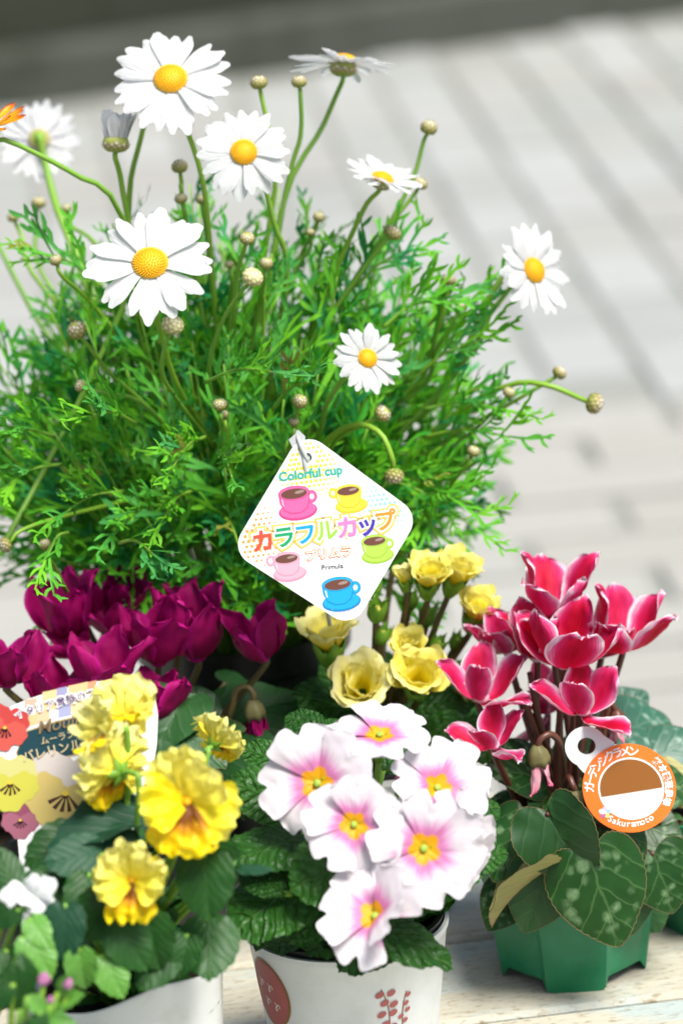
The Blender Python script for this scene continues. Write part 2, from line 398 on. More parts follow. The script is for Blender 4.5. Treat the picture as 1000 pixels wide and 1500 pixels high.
M_calyx = material('calyx', (.13, .12, .05), .55, .1, .3, lambda nt: mixc(nt, noise(nt, 160, geopos(nt), 2), (.09, .075, .03), (.20, .19, .07)))
M_gcalyx = material('green_calyx', (.13, .30, .04), .45, .2, .4, lambda nt: mixc(nt, noise(nt, 90, geopos(nt), 2), (.10, .27, .02), (.22, .42, .04)))
M_pistil = material('pistil', (.28, .42, .05), .5, 0, .4)

def scuff(a, b, sc=70, st=(.45, .7)):
    return lambda nt: mixc(nt, ramp(nt, noise(nt, sc, geopos(nt), 5, .65), [(st[0], 0.0), (st[1], 1.0)]), a, b)
M_wpot = material('white_plastic', (.74, .76, .74), .38, .06, .45, scuff((.76, .78, .76), (.66, .69, .66), 40), bump=lambda nt: (noise(nt, 260, geopos(nt), 3), .06, .001))
M_wband = material('white_ribbed_plastic', (.72, .74, .72), .42, .05, .4, scuff((.76, .78, .75), (.60, .60, .50), 50, (.5, .85)), bump=lambda nt: (noise(nt, 200, geopos(nt), 3), .08, .001))
M_bpot = material('black_plastic', (.006, .0075, .007), .35, 0, .5, scuff((.005, .006, .006), (.018, .02, .018), 50))
M_gpot = material('green_plastic', (.005, .17, .072), .36, .04, .5, scuff((.002, .165, .060), (.010, .20, .09), 60, (.42, .7)), bump=lambda nt: (noise(nt, 140, geopos(nt), 4), .10, .001))
M_soil = material('potting_soil', (.02, .014, .009), .95, 0, .2, lambda nt: mixc(nt, noise(nt, 300, geopos(nt), 4), (.006, .004, .003), (.05, .035, .022)), bump=lambda nt: (noise(nt, 260, geopos(nt), 5), .8, .003))

# ------------------------------------------------------------------ setting: ground, pavers, wall
def b_ground(nt):
    n = noise(nt, 3, geopos(nt), 5); m = noise(nt, 60, geopos(nt), 3)
    return mixc(nt, mth(nt, 'MULTIPLY', m, .5), mixc(nt, n, (.235, .245, .222), (.265, .275, .25)), (.22, .23, .21))
M_ground = material('joint_mortar', (.2, .2, .19), .9, 0, .2, b_ground)
g = add('ground', mesh('ground', [(-120, -60, 0), (120, -60, 0), (120, 200, 0), (-120, 200, 0)], [(0, 1, 2, 3)], None, False), None, None, M_ground)
tag(g, 'pale grey paved ground stretching away behind the flower pots', 'ground', kind='structure')

def b_paver(nt):
    r = orand(nt); n = noise(nt, 14, geopos(nt), 5, .6); f = noise(nt, 320, geopos(nt), 3)
    a = ramp(nt, r, [(0, (.28, .295, .282)), (.3, (.34, .355, .335)), (.6, (.305, .305, .285)), (.85, (.36, .375, .365)), (1, (.30, .315, .30))])
    a = mixc(nt, ramp(nt, n, [(.45, 0.0), (.8, .45)]), a, (.24, .245, .225))
    return mixc(nt, mth(nt, 'MULTIPLY', f, .25), a, (.25, .25, .25))
M_paver = material('concrete_paver', (.45, .45, .44), .8, 0, .25, b_paver, bump=lambda nt: (noise(nt, 400, geopos(nt), 3), .3, .001))
M_paverb = material('beige_paver', (.45, .43, .38), .8, 0, .25, lambda nt: mixc(nt, .30, b_paver(nt), (.35, .325, .27)), bump=lambda nt: (noise(nt, 400, geopos(nt), 3), .3, .001))
gA, gB = onz(724, 66, 0), onz(988, 420, 0)
bq = Vector((gB.x - gA.x, gB.y - gA.y, 0)).normalized()      # towards the viewer along the long joints
ap = Vector((-bq.y, bq.x, 0))
if ap.x < 0: ap = -ap
PW, PL = .118, .236
def paver_mesh(l, w_, h=.03, b=.006):
    V = []; 
    for (dx, z) in ((0, -.02), (0, h - b), (b, h)):
        V += [(-l/2+dx, -w_/2+dx, z), (l/2-dx, -w_/2+dx, z), (l/2-dx, w_/2-dx, z), (-l/2+dx, w_/2-dx, z)]
    F = [(8, 9, 10, 11)]
    for k in (0, 4):
        for i in range(4): F.append((k+i, k+(i+1) % 4, k+4+(i+1) % 4, k+4+i))
    return mesh('paver', V, F, None, False)
PAV = add('paving', None, None, Matrix.Translation((gA.x, gA.y, 0)))
tag(PAV, 'light grey concrete brick paving with darker joints, out of focus', 'paving', kind='structure')
me_p = paver_mesh(PL - .022, PW - .014, .008, .003); me_p.materials.append(M_paver)
me_q = paver_mesh(PL - .018, PW - .016, .008, .003); me_q.materials.append(M_paverb)
qb = (onz(900, 598, 0) - gA).dot(bq)                          # where the laying direction turns
ang = atan2(bq.y, bq.x); ang2 = atan2(ap.y, ap.x)
wallA, wallB = onz(0, 158, 0), onz(1000, 16, 0)
wdir = (wallB - wallA).normalized(); wn = Vector((-wdir.y, wdir.x, 0))
rp = random.Random(3)
def paver(me, p, a):
    p = Vector((p.x, p.y, rp.uniform(-.003, .002)))
    add('paver', me, PAV, Matrix.Translation(p) @ Matrix.Rotation(a + rp.uniform(-.008, .008), 4, 'Z') @ Matrix.Rotation(rp.uniform(-.006, .006), 4, 'X'))
for i in range(-11, 7):
    off = 0.0 if i % 2 else PL * .5
    for j in range(-4, 20):
        q = qb - PL * (j + .5) - off + PL * .0
        p = gA + ap * (PW * (i + .5)) + bq * q
        if (p - wallA).dot(wn) > -.10 or q > qb - PW * .5: continue
        paver(me_p, p, ang)
for j in range(0, 14):
    q = qb + PW * (j + .5)
    for i in range(-5, 4):
        p = gA + ap * (PL * (i + (.5 if j % 2 else 0))) + bq * q
        paver(me_q, p, ang2)
def b_wall(nt):
    n = noise(nt, 4, geopos(nt), 5, .65); s = nd(nt, 'ShaderNodeTexBrick', {'Vector': objco(nt), 'Scale': 1.0, 'Color1': (.030, .034, .025, 1), 'Color2': (.040, .044, .032, 1), 'Mortar': (.025, .03, .02, 1), 'Mortar Size': .012, 'Brick Width': .4, 'Row Height': .2}).outputs[0]
    return mixc(nt, ramp(nt, n, [(.4, 0.0), (.75, .8)]), s, (.028, .036, .02))
M_wall = material('mossy_block_wall', (.09, .09, .075), .9, 0, .2, b_wall, bump=lambda nt: (noise(nt, 30, geopos(nt), 4), .5, .01))
WL = 16.0
Wm = Matrix(((wdir.x, wn.x, 0, wallA.x), (wdir.y, wn.y, 0, wallA.y), (0, 0, 1, 0), (0, 0, 0, 1)))
wallt = tag(add('boundary_wall', None, None, Wm), 'dark mossy concrete wall along the far edge of the paving', 'wall')
def box_mesh(x0, x1, y0, y1, z0, z1, b=.004, name='box'):
    V = []
    for (d, z) in ((0, z0), (0, z1 - b), (b, z1)):
        V += [(x0+d, y0+d, z), (x1-d, y0+d, z), (x1-d, y1-d, z), (x0+d, y1-d, z)]
    F = [(8, 9, 10, 11), (3, 2, 1, 0)]
    for k in (0, 4):
        for i in range(4): F.append((k+i, k+(i+1) % 4, k+4+(i+1) % 4, k+4+i))
    return mesh(name, V, F, None, False)
add('wall_body', box_mesh(-WL/2, WL/2, .02, .25, 0, 1.4, .01), wallt, Wm, M_wall)
add('plinth', box_mesh(-WL/2, WL/2, -.05, .018, 0, .10, .01), wallt, Wm, material('plinth_concrete', (.17, .17, .155), .9, 0, .2, scuff((.065, .07, .058), (.035, .042, .03), 6)))
add('coping', box_mesh(-WL/2, WL/2, -.02, .29, 1.402, 1.48, .01), wallt, Wm, M_wall)

# ------------------------------------------------------------------ the bench the pots stand on
s0, s1 = onz(640, 1380, T), onz(714, 1349, T)
bd = (s1 - s0).normalized(); bd = Vector((cos(atan2(bd.y, bd.x)), sin(atan2(bd.y, bd.x)), 0))
BA = radians(7)
def b_plank(nt):
    o = objco(nt); r = orand(nt)
    off = nd(nt, 'ShaderNodeCombineXYZ', {0: mth(nt, 'MULTIPLY', r, 9.0), 1: mth(nt, 'MULTIPLY', r, 5.0)}).outputs[0]
    o = nd(nt, 'ShaderNodeVectorMath', {0: o, 1: off}, operation='ADD').outputs[0]
    grain = noise(nt, 1.0, mapped(nt, o, (14, 170, 40)), 5, .7); big = noise(nt, 1.0, mapped(nt, o, (9, 22, 9)), 4, .6, .6)
    pit = noise(nt, 1.0, mapped(nt, o, (140, 420, 200)), 4, .7)
    a = mixc(nt, grain, (.37, .345, .26), (.54, .52, .43))
    a = mixc(nt, ramp(nt, big, [(.50, 0.0), (.62, .85)]), a, (.36, .43, .42))
    a = mixc(nt, ramp(nt, pit, [(.54, 0.0), (.66, .75)]), a, (.20, .15, .075))
    a = mixc(nt, ramp(nt, noise(nt, 1.0, mapped(nt, o, (6, 60, 6)), 3), [(.60, 0.0), (.75, .5)]), a, (.24, .20, .13))
    return a
def bm_plank(nt):
    o = objco(nt); return mth(nt, 'ADD', noise(nt, 1.0, mapped(nt, o, (140, 420, 200)), 4, .7), noise(nt, 1.0, mapped(nt, o, (14, 170, 40)), 4)), .5, .0016
M_plank = material('weathered_cream_planks', (.5, .46, .36), .75, 0, .3, b_plank, bump=bm_plank)
M_bleg = material('bench_leg_wood', (.2, .15, .09), .8, 0, .3, scuff((.22, .17, .11), (.12, .09, .06), 20))
Bm = Matrix.Translation((s0.x, s0.y, T)) @ Matrix.Rotation(BA, 4, 'Z')
bench = tag(add('display_bench', None, None, Matrix.Translation((s0.x, s0.y, 0)) @ Matrix.Rotation(BA, 4, 'Z')), 'weathered cream plank bench that all the flower pots stand on', 'bench')
PLW = .096
for k in range(-7, 2):
    add('plank', box_mesh(-.75, .65, .0022, PLW - .0022, -.028, 0, .0025), bench, Bm @ Matrix.Translation((rp.uniform(-.02, .02), PLW * k, rp.uniform(-.0006, 0))), M_plank)
for sx in (-.66, .55):
    add('bearer', box_mesh(sx, sx + .06, -.6, .17, -.085, -.030, .003), bench, Bm, M_bleg)
    for sy in (-.58, .11):
        add('leg', box_mesh(sx + .003, sx + .057, sy, sy + .055, -T, -.0875, .003), bench, Bm, M_bleg)

# ------------------------------------------------------------------ plants: shared builders
def proj(p):
    d = Vector(p) - CAM; z = d.dot(FW); return 500 + FPX * d.dot(RT) / z, 750 - FPX * d.dot(UP) / z
def base_at(px, Y, h):
    x = 0
    for _ in range(3): x = at(px, proj((x, Y, T + h))[1], Y).x
    return Vector((x, Y, T))
def soil_mesh(r, z, seed=0):
    rg = random.Random(seed); V = [(0, 0, z)]; F = []; n = 28
    for i in range(1, 6):
        for k in range(n): V.append((r * i / 5 * cos(2*pi*k/n), r * i / 5 * sin(2*pi*k/n), z + rg.uniform(-.0016, .0016) * (i < 5)))
    for k in range(n): F.append((0, 1 + k, 1 + (k + 1) % n))
    for i in range(4):
        for k in range(n): a = 1 + i*n; F.append((a + k, a + n + k, a + n + (k+1) % n, a + (k+1) % n))
    return mesh('soil', V, F)
def scales(R, n, th0, th1, sl, sw, zs=1.0, lift=.06, seed=0):
    """overlapping bracts over a ball of radius R (z is the bud's axis), from polar angle th0 (bottom) to th1 (top)"""
    rg = random.Random(seed); V = []; F = []; U = []
    m = 12
    for i in range(m + 1):
        th = pi * i / m
        for k in range(12):
            V.append((R*.95*sin(th)*cos(2*pi*k/12), R*.95*sin(th)*sin(2*pi*k/12), -R*.95*zs*cos(th))); U.append((.3, .5))
    for i in range(m):
        for k in range(12): F.append((i*12+k, i*12+(k+1) % 12, (i+1)*12+(k+1) % 12, (i+1)*12+k))
    for q in range(n):
        f = q / n; th = th0 + (th1 - th0) * f; az = q * 2.39996
        nu, nv = 4, 4; b = len(V); sc = 1 - .25 * f
        for i in range(nu + 1):
            u = i / nu; t2 = th + sl * sc * u; hw = sw * sc * sin(pi * min(.12 + u * .9, 1)) ** .7 * (1 if u < 1 else .2)
            for j in range(nv + 1):
                v = -1 + 2 * j / nv; a2 = az + hw * v / max(sin(min(max(t2, .25), pi - .25)), .25); rr = R * (1.0 + lift * u - .03 * v * v)
                V.append((rr*sin(t2)*cos(a2), rr*sin(t2)*sin(a2), -rr*zs*cos(t2))); U.append((min(.98, .8 * f + .2 * u), (v + 1) / 2))
        for i in range(nu):
            for j in range(nv): a = b + i*(nv+1) + j; F.append((a, a+1, a+nv+2, a+nv+1))
    return mesh('bud', V, F, U)

# ------------------------------------------------------------------ the marguerite
POT_M = base_at(352, .158, .14)
HM = .135
marg = thing('marguerite_plant', POT_M, 'tall bushy marguerite with big white daisies and feathery green leaves', 'potted plant')
PM = Matrix.Translation(POT_M)
add('pot', sharp(lathe([(.0, 0), (.040, 0), (.043, .003), (.054, HM - .016), (.058, HM - .015), (.059, HM), (.055, HM), (.054, HM - .012), (.05, HM - .03)], 56)), marg, PM, M_bpot)
add('soil', soil_mesh(.0515, HM - .02, 1), marg, PM, M_soil)
SOIL_M = POT_M + Vector((0, 0, HM - .025))

dpet = []
for k in range(7):
    rg = random.Random(40 + k); Wd = rg.uniform(.170, .215)
    dpet.append(petal(1.0, [(0, .07), (.25, Wd * .66), (.62, Wd), (.84, Wd * .95), (.95, Wd * .80), (1, Wd * .62)], [(0, rg.uniform(5, 20)), (.5, rg.uniform(-6, 6)), (1, rg.uniform(-22, -4))], cup=rg.uniform(-.25, .12), twist=rg.uniform(-.25, .25), rnd=rg.uniform(.13, .18), teeth=(rg.choice([.0, .012, .04]), rg.choice([1.0, 2.0])), ridge=.010, nu=12, nv=10, seed=k, bend=rg.uniform(-.05, .05)))
for m_ in dpet: m_.materials.append(M_daisy)
def disc_mesh(R, h, n=230, col=0):
    V = []; F = []; U = []; m = 6
    for i in range(m + 1):
        th = pi / 2 * i / m
        for k in range(16): V.append((R*.97*sin(th)*cos(2*pi*k/16), R*.97*sin(th)*sin(2*pi*k/16), h*.93*cos(th))); U.append((.5, 0))
    for i in range(m):
        for k in range(16): F.append((i*16+k, i*16+16+k, i*16+16+(k+1) % 16, i*16+(k+1) % 16))
    for q in range(n):
        f = sqrt((q + .5) / n); th = pi / 2 * f; az = q * 2.39996; r = R * .056 * (.7 + .55 * f)
        c = Vector((R*sin(th)*cos(az), R*sin(th)*sin(az), h*cos(th))); nrm = Vector((sin(th)*cos(az), sin(th)*sin(az), cos(th) * R / h)).normalized()
        a = nrm.orthogonal().normalized(); b_ = nrm.cross(a); s = len(V)
        for k in range(5):
            an = 2*pi*k/5; V.append(c + (a*cos(an) + b_*sin(an)) * r - nrm * r * .3); U.append((f * .6, .5))
        for k in range(5):
            an = 2*pi*k/5; V.append(c + (a*cos(an) + b_*sin(an)) * r * .55 + nrm * r * 1.2); U.append((f, .5))
        F.append(tuple(range(s + 5, s + 10)))
        for k in range(5): F.append((s+k, s+(k+1) % 5, s+5+(k+1) % 5, s+5+k))
    return mesh('disc', V, F, U)
me_disc = disc_mesh(1.0, .62); me_disc.materials.append(M_disc)
me_inv = scales(1.0, 42, .35, 1.35, .42, .28, .62, .05, 3); me_inv.materials.append(M_bract)
def daisy(px, py, Y, R, n, path, npet=17, spin=0.0, openness=0.0, rd=.255, seed=0, parent=None, mats=None, rad=.0012, label=None):
    parent = parent or marg
    rg = random.Random(900 + seed); p = at(px, py, Y); s = mpp(p) * R
    Fm = frame(p, n, spin); fl = add('flower', None, parent, Fm)
    if label: fl['label'] = label
    d = add('disc', me_disc, fl, Fm @ Matrix.Scale(s * rd, 4)) if mats is None else add('disc', mats[1], fl, Fm @ Matrix.Scale(s * rd, 4))
    Lp = s * (1 - rd * .8)
    npet += 3
    for k in range(npet):
        a = 2 * pi * (k + rg.uniform(-.22, .22)) / npet
        lay = k % 2
        Mx = Fm @ Matrix.Rotation(a, 4, 'Z') @ Matrix.Translation((s * rd * .80, 0, -s * .012 - s * .022 * lay)) @ Matrix.Rotation(-radians(openness + rg.uniform(-7, 6) - 3 * lay), 4, 'Y') @ Matrix.Rotation(rg.uniform(-.12, .12), 4, 'X')
        l = Lp * rg.uniform(.90, 1.06)
        add('petal', rg.choice(mats[0] if mats else dpet), fl, Mx @ Matrix.Diagonal((l, l * rg.uniform(.86, 1.12) * 19 / npet, l, 1)))
    add('calyx', me_inv, fl, Fm @ Matrix.Translation((0, 0, -s * .10)) @ Matrix.Scale(s * rd * 1.02, 4))
    zb = Fm.to_3x3() @ Vector((0, 0, 1)); p0 = p - zb * s * .22
    pts = [p0 + zb * s * .03, p0 - zb * s * .12] + [at(*q) for q in path]
    add('stem', tube(pts, rad, rad * 1.35, 22, 7), fl, Matrix(), M_stem)
    return fl
BASE = [(335, 700, .15), (345, 860, .165)]
daisy(250, 116, .10, 92, cv(-.02, .50, .85), [(268, 175, .105), (298, 270, .11), (312, 420, .12)] + BASE, 18, seed=1, label='largest daisy at the top, facing the viewer')
daisy(357, 223, .08, 73, cv(.06, .25, .95), [(384, 262, .095), (402, 330, .10), (420, 390, .11), (400, 520, .13)] + BASE, 16, .3, seed=2)
daisy(220, 386, .03, 98, cv(0, .48, .87), [(224, 440, .04), (236, 490, .055), (262, 570, .08)] + BASE, 16, .1, seed=3)
daisy(560, 262, .11, 62, cv(.28, .86, .40), [(536, 300, .115), (512, 350, .12), (490, 400, .125), (440, 520, .14)] + BASE, 16, .2, 16, seed=4)
daisy(781, 396, .10, 72, cv(.66, .22, .72), [(742, 428, .11), (712, 468, .11), (690, 515, .11), (620, 600, .12), (480, 740, .15)] + BASE[1:], 17, .4, 6, seed=5)
daisy(538, 525, .04, 54, cv(.33, .26, .9), [(508, 548, .05), (478, 592, .06), (455, 650, .08)] + BASE, 17, .2, 5, seed=6)
daisy(503, 92, .15, 80, cv(.06, .99, -.07), [(492, 140, .155), (470, 190, .155), (420, 280, .15), (390, 450, .15)] + BASE, 18, .1, 0, seed=7, label='daisy seen edge-on from below its petals')
daisy(58, 206, .27, 62, cv(-.05, -.22, -1), [(66, 235, .262), (78, 285, .25), (98, 340, .23), (180, 520, .19)] + BASE, 18, 0, 4, seed=8, rad=.0018, label='daisy turned away, showing its green back')
daisy(-34, 172, .28, 50, cv(.2, .8, .4), [(-30, 240, .27), (-10, 340, .25), (120, 560, .2)] + BASE, 16, 0, 0, seed=9)
# a half-open head: white petals standing in a cup
def halfopen(px, py, Y, R, n, path):
    p = at(px, py, Y); s = mpp(p) * R; Fm = frame(p, n); fl = add('opening_bud', None, marg, Fm); rg = random.Random(5)
    for k in range(26):
        lay = k % 2
        Mx = Fm @ Matrix.Rotation(2*pi*k/26, 4, 'Z') @ Matrix.Translation((s * (.52 - .10 * lay), 0, 0)) @ Matrix.Rotation(-radians(78 + rg.uniform(-4, 5) + lay * 5), 4, 'Y')
        l = s * rg.uniform(1.5, 1.8); add('petal', rg.choice(dpet), fl, Mx @ Matrix.Diagonal((l, l * 1.1, l, 1)))
    add('calyx', me_inv, fl, Fm @ Matrix.Translation((0, 0, s * .02)) @ Matrix.Diagonal((s * .74, s * .74, s * .85, 1)))
    zb = Fm.to_3x3() @ Vector((0, 0, 1)); p0 = p - zb * s * .45
    add('stem', tube([p0, p0 - zb * s * .3] + [at(*q) for q in path], .0013, .0017, 18, 7), fl, Matrix(), M_stem)
halfopen(170, 210, .10, 28, cv(.04, .97, .05), [(176, 255, .105), (186, 310, .11), (215, 430, .12)] + BASE)
# the second stem seen below the top daisy
sp = [at(*q) for q in [(214, 176, .13), (200, 230, .13), (188, 285, .135), (200, 400, .14)] + BASE]
# closed buds
me_bud = [scales(1.0, 46, .45, 2.55, .48, .30, .92, .07, k) for k in range(3)]
for m_ in me_bud: m_.materials.append(M_bract)
me_pbud = scales(1.0, 46, .45, 2.6, .5, .34, .98, .04, 8); me_pbud.materials.append(M_pale)
def bud(px, py, Y, r, path=None, n=None, pale=False, rad=.0010):
    rg = random.Random(int(px * 7 + py)); p = at(px, py, Y); s = mpp(p) * r
    if path is None:
        cx, cy = 335 + (px - 335) * .72, py + 55; path = [(px + (335 - px) * .04 + rg.uniform(-4, 4), py + 26, Y + .003), (cx, cy + 30, Y + (.15 - Y) * .5)]
    pts = [at(*q) for q in path]
    d = (p - pts[0]).normalized()
    nn = Vector(n) if n is not None else (d * .8 + Vector((0, 0, .25)))
    Fm = frame(p, nn, rg.uniform(0, 6)) @ Matrix.Diagonal((s, s, s * rg.uniform(.78, .98), 1))
    b_ = add('bud', me_pbud if pale else rg.choice(me_bud), marg, Fm)
    add('stem', tube([p - nn.normalized() * s * .8] + pts + [at(*q) for q in BASE], rad, rad * 1.5, 20, 6), b_, Matrix(), M_stem)
bud(379, 121, .13, 13, [(383, 142, .13), (395, 200, .13), (402, 280, .135)]); bud(438, 120, .12, 11.5, [(440, 142, .12), (440, 200, .125), (418, 285, .13)])
bud(628, 187, .14, 12.5, [(620, 208, .14), (604, 262, .14), (560, 345, .14), (480, 470, .14)]); bud(615, 269, .14, 11.5, [(604, 288, .14), (575, 325, .14), (540, 385, .14), (460, 500, .14)])
bud(575, 341, .11, 13.5, [(562, 356, .11), (510, 425, .12), (440, 530, .13)]); bud(263, 244, .12, 12, [(266, 268, .12), (272, 320, .12)])
bud(265, 291, .11, 9.5, [(270, 312, .112), (278, 360, .12)]); bud(295, 292, .12, 8.5); bud(362, 349, .07, 11.5, [(356, 372, .075), (345, 430, .09)])
bud(370, 406, .05, 16, [(350, 432, .055), (322, 480, .07), (306, 560, .09)], pale=True); bud(390, 386, .08, 10)
bud(253, 476, .03, 17, [(241, 510, .035), (238, 548, .045), (262, 590, .07)], pale=True)
bud(113, 484, .05, 14.5, [(126, 502, .055), (160, 545, .07), (205, 585, .085), (260, 640, .11)]); bud(118, 565, .045, 9.5, [(150, 575, .05), (205, 588, .07), (262, 645, .11)])
bud(322, 593, .03, 11); bud(328, 607, .035, 7); bud(439, 588, .03, 11.5, [(434, 610, .035), (420, 660, .06)]); bud(430, 618, .035, 8)
bud(560, 606, .04, 13, [(530, 622, .045), (492, 645, .06), (450, 700, .09)])
bud(577, 697, .03, 14, [(573, 668, .03), (556, 634, .035), (520, 622, .045), (475, 650, .06), (420, 740, .10)], n=cv(.1, -1, .1), rad=.0013)
bud(870, 591, .09, 15.5, [(848, 583, .09), (800, 564, .09), (745, 564, .10), (660, 610, .11), (520, 720, .14)], n=cv(1, -.3, .2), rad=.0013)
bud(819, 546, .10, 10.5, [(800, 560, .10), (745, 592, .105), (660, 640, .12), (500, 740, .15)]); bud(745, 575, .09, 9.5)
bud(657, 411, .11, 10.5, [(654, 432, .11), (638, 490, .115), (590, 580, .13)]); bud(673, 449, .11, 7.5, [(664, 470, .11), (640, 510, .115), (595, 585, .13)]); bud(643, 443, .12, 7)
bud(693, 661, .06, 9.5); bud(20, 318, .20, 9, [(32, 345, .2), (70, 430, .18)]); bud(57, 297, .22, 11, [(54, 325, .22), (80, 430, .2)]); bud(98, 305, .20, 8)
bud(82, 381, .08, 9.5); bud(8, 798, .02, 11.5, [(30, 778, .025), (80, 760, .04), (180, 735, .08)]); bud(66, 797, .02, 9); bud(467, 318, .13, 9); bud(336, 387, .10, 7); bud(455, 340, .13, 7)
bud(214, 172, .135, 6, [(206, 205, .135), (190, 285, .135), (205, 400, .14)], rad=.0012)
bud(700, 470, .12, 6, [(740, 395, .115), (700, 468, .115), (676, 520, .115), (600, 620, .13)], n=cv(0, 1, 0), rad=.0012)

# feathery leaves: a midrib ribbon with pairs of narrow lobes, each ribbon keeled
def ribbon(V, F, U, P, w0, w1, wm, keel, n):
    s = len(V)
    pts = crom(P, n)
    for i, p in enumerate(pts):
        t = (pts[min(i+1, n)] - pts[max(i-1, 0)]); t.z *= .3; t.normalize(); side = Vector((-t.y, t.x, 0)).normalized()
        f = i / n; w_ = (w0 + (wm - w0) * min(f / .55, 1)) if f < .55 else wm + (w1 - wm) * ((f - .55) / .45) ** 1.6
        V += [p + side * w_ + Vector((0, 0, keel * w_)), p, p - side * w_ + Vector((0, 0, keel * w_))]; U += [(f, 0), (f, .5), (f, 1)]
    for i in range(n):
        a = s + i*3; F += [(a+1, a+4, a+3, a), (a+2, a+5, a+4, a+1)]
def feather(seed):
    rg = random.Random(seed); V = []; F = []; U = []
    bendz = rg.uniform(-.22, .28); by = rg.uniform(-.16, .16)
    def mid(t): return Vector((t, by * t * t, bendz * t * t + .02))
    wf = rg.uniform(1.1, 1.5)
    ribbon(V, F, U, [mid(t) for t in (0, .25, .5, .75, 1)], .014 * wf, .007, .032 * wf, .35, 8)
    npair = rg.choice([2, 3, 3])
    for k in range(npair):
        t = .42 + .42 * k / max(npair - 1, 1) + rg.uniform(-.06, .06)
        for sgn in (-1, 1):
            if rg.random() < .12: continue
            tt = t + sgn * rg.uniform(.0, .09); l = rg.uniform(.24, .44) * (1.0 - .25 * k / npair); a = radians(rg.uniform(24, 48))
            p0 = mid(tt); d = Vector((cos(a), sgn * sin(a), rg.uniform(-.25, .35)))
            q1 = p0 + d * l * .5; q2 = p0 + d * l + Vector((.08 * l, -sgn * .16 * l, rg.uniform(-.2, .2) * l))
            p0.z -= .004
            ribbon(V, F, U, [p0, q1, q2], .022 * wf, .005, .030 * wf, .3, 4)
            if rg.random() < .6 and l > .26:
                a2 = a + radians(rg.choice([-34, 34])); s0_ = p0.lerp(q1, 1.1); s0_.z -= .003
                ribbon(V, F, U, [s0_, s0_ + Vector((cos(a2), sgn * sin(a2), rg.uniform(-.1, .2))) * l * .5], .018 * wf, .004, .021 * wf, .3, 2)
    return V, F, U
FE = [feather(k) for k in range(8)]
me_fe = []
for V, F, U in FE:
    m_ = mesh('leaf', V, F, U); m_.materials.append(M_mleaf); me_fe.append(m_)
FEV = [np.array([tuple(v) for v in V]) for V, F, U in FE]
CEN = at(335, 665, .165); AX, AY, AZ = .130, .110, .124
rf = random.Random(21)
leaves = []        # (matrix, variant)
branches = []
def leaf_at(p, d, outn, size):
    d = Vector(d).normalized(); q = p + d * size
    for t_ in (p, q):
        x_, y_ = proj(t_)
        if t_.y < .05 and ((x_ - 475) / 135) ** 2 + ((y_ - 780) / 145) ** 2 < 1: return
    leaves.append((xframe(p, q, outn), rf.randrange(8)))
NB = 215; k = 0; i = 0
while k < NB:
    i += 1; z = 1 - 2 * ((i * .754877) % 1); az = 2 * pi * ((i * .569840) % 1)
    if z < -.62: continue
    k += 1
    rr = sqrt(1 - z * z); o = Vector((rr * cos(az), rr * sin(az), z)); sc = rf.uniform(.5, 1.16) ** .6
    tip = CEN + Vector((o.x * AX * sc, o.y * AY * sc, o.z * AZ * sc + .012))
    lo = SOIL_M + Vector((o.x * .02, o.y * .02, .0)); md = SOIL_M.lerp(tip, .5) + Vector((o.x * .02, o.y * .02, .012 + .02 * max(-o.z, 0)))
    pts = [lo, md, tip]; branches.append(pts)
    cur = crom(pts, 20); nl = rf.randint(8, 11)
    for q in range(nl):
        f = .48 + .52 * (q + rf.random() * .6) / nl; f = min(f, 1); ci = min(int(f * 20), 19)
        p = cur[ci]; tg = (cur[ci + 1] - cur[ci]).normalized()
        a = rf.uniform(0, 2 * pi); s1_ = tg.orthogonal().normalized(); s2_ = tg.cross(s1_)
        out = s1_ * cos(a) + s2_ * sin(a); spread = rf.uniform(.6, 1.7) * (1.35 - .6 * f)
        d = tg * .7 + out * spread + o * .35 + Vector((0, 0, .22)); n_ = (o + Vector((0, 0, .9)) - FW * .25 + out * .3)
        leaf_at(p, d, n_ + Vector((rf.gauss(0, .5), rf.gauss(0, .5), rf.gauss(0, .4))), rf.uniform(.020, .042) * (1.05 if f < .9 else .8))
def spray(px0, py0, Y0, px1, py1, Y1, n=9, size=(.018, .032), hang=.0):
    """one more leafy side shoot where the picture shows it"""
    a, b = at(px0, py0, Y0), at(px1, py1, Y1); m_ = a.lerp(b, .5) + Vector((0, 0, .004)); branches.append([a, m_, b]); cur = crom([a, m_, b], 12)
    for q in range(n):
        ci = min(1 + int(10 * (q + 1) / n), 11); tg = (cur[ci + 1] - cur[ci]).normalized(); sgn = 1 if q % 2 else -1
        out = tg.cross(-FW) * sgn; leaf_at(cur[ci], tg + out * rf.uniform(.2, 1.0) - FW * rf.uniform(-.3, .5) + Vector((0, 0, .45 - 1.6 * hang)), -FW + Vector((rf.gauss(0, .5), rf.gauss(0, .4), .6)), rf.uniform(*size))
    leaf_at(b, (cur[12] - cur[10]), -FW + Vector((0, 0, .5)), rf.uniform(*size))
for a in [(560, 700, .10, 690, 770, .07), (540, 690, .10, 660, 730, .06), (620, 640, .11, 745, 640, .08), (620, 600, .11, 735, 600, .09), (600, 560, .11, 700, 500, .10), (590, 560, .12, 680, 450, .12),
          (520, 420, .13, 600, 370, .13), (180, 720, .06, 90, 755, .01), (240, 740, .06, 180, 770, .02), (330, 760, .06, 350, 800, .03), (280, 720, .06, 240, 760, .02), (80, 640, .07, 10, 640, .03), (90, 680, .07, 0, 720, .03),
          (420, 720, .07, 470, 690, .03), (300, 640, .05, 250, 690, .0), (320, 660, .05, 340, 700, .0), (300, 560, .05, 400, 545, .0), (200, 620, .05, 130, 610, .0), (400, 600, .05, 450, 560, .01), (150, 420, .1, 60, 370, .1), (560, 480, .1, 640, 440, .1), (600, 720, .1, 640, 790, .07)]:
    spray(*a)
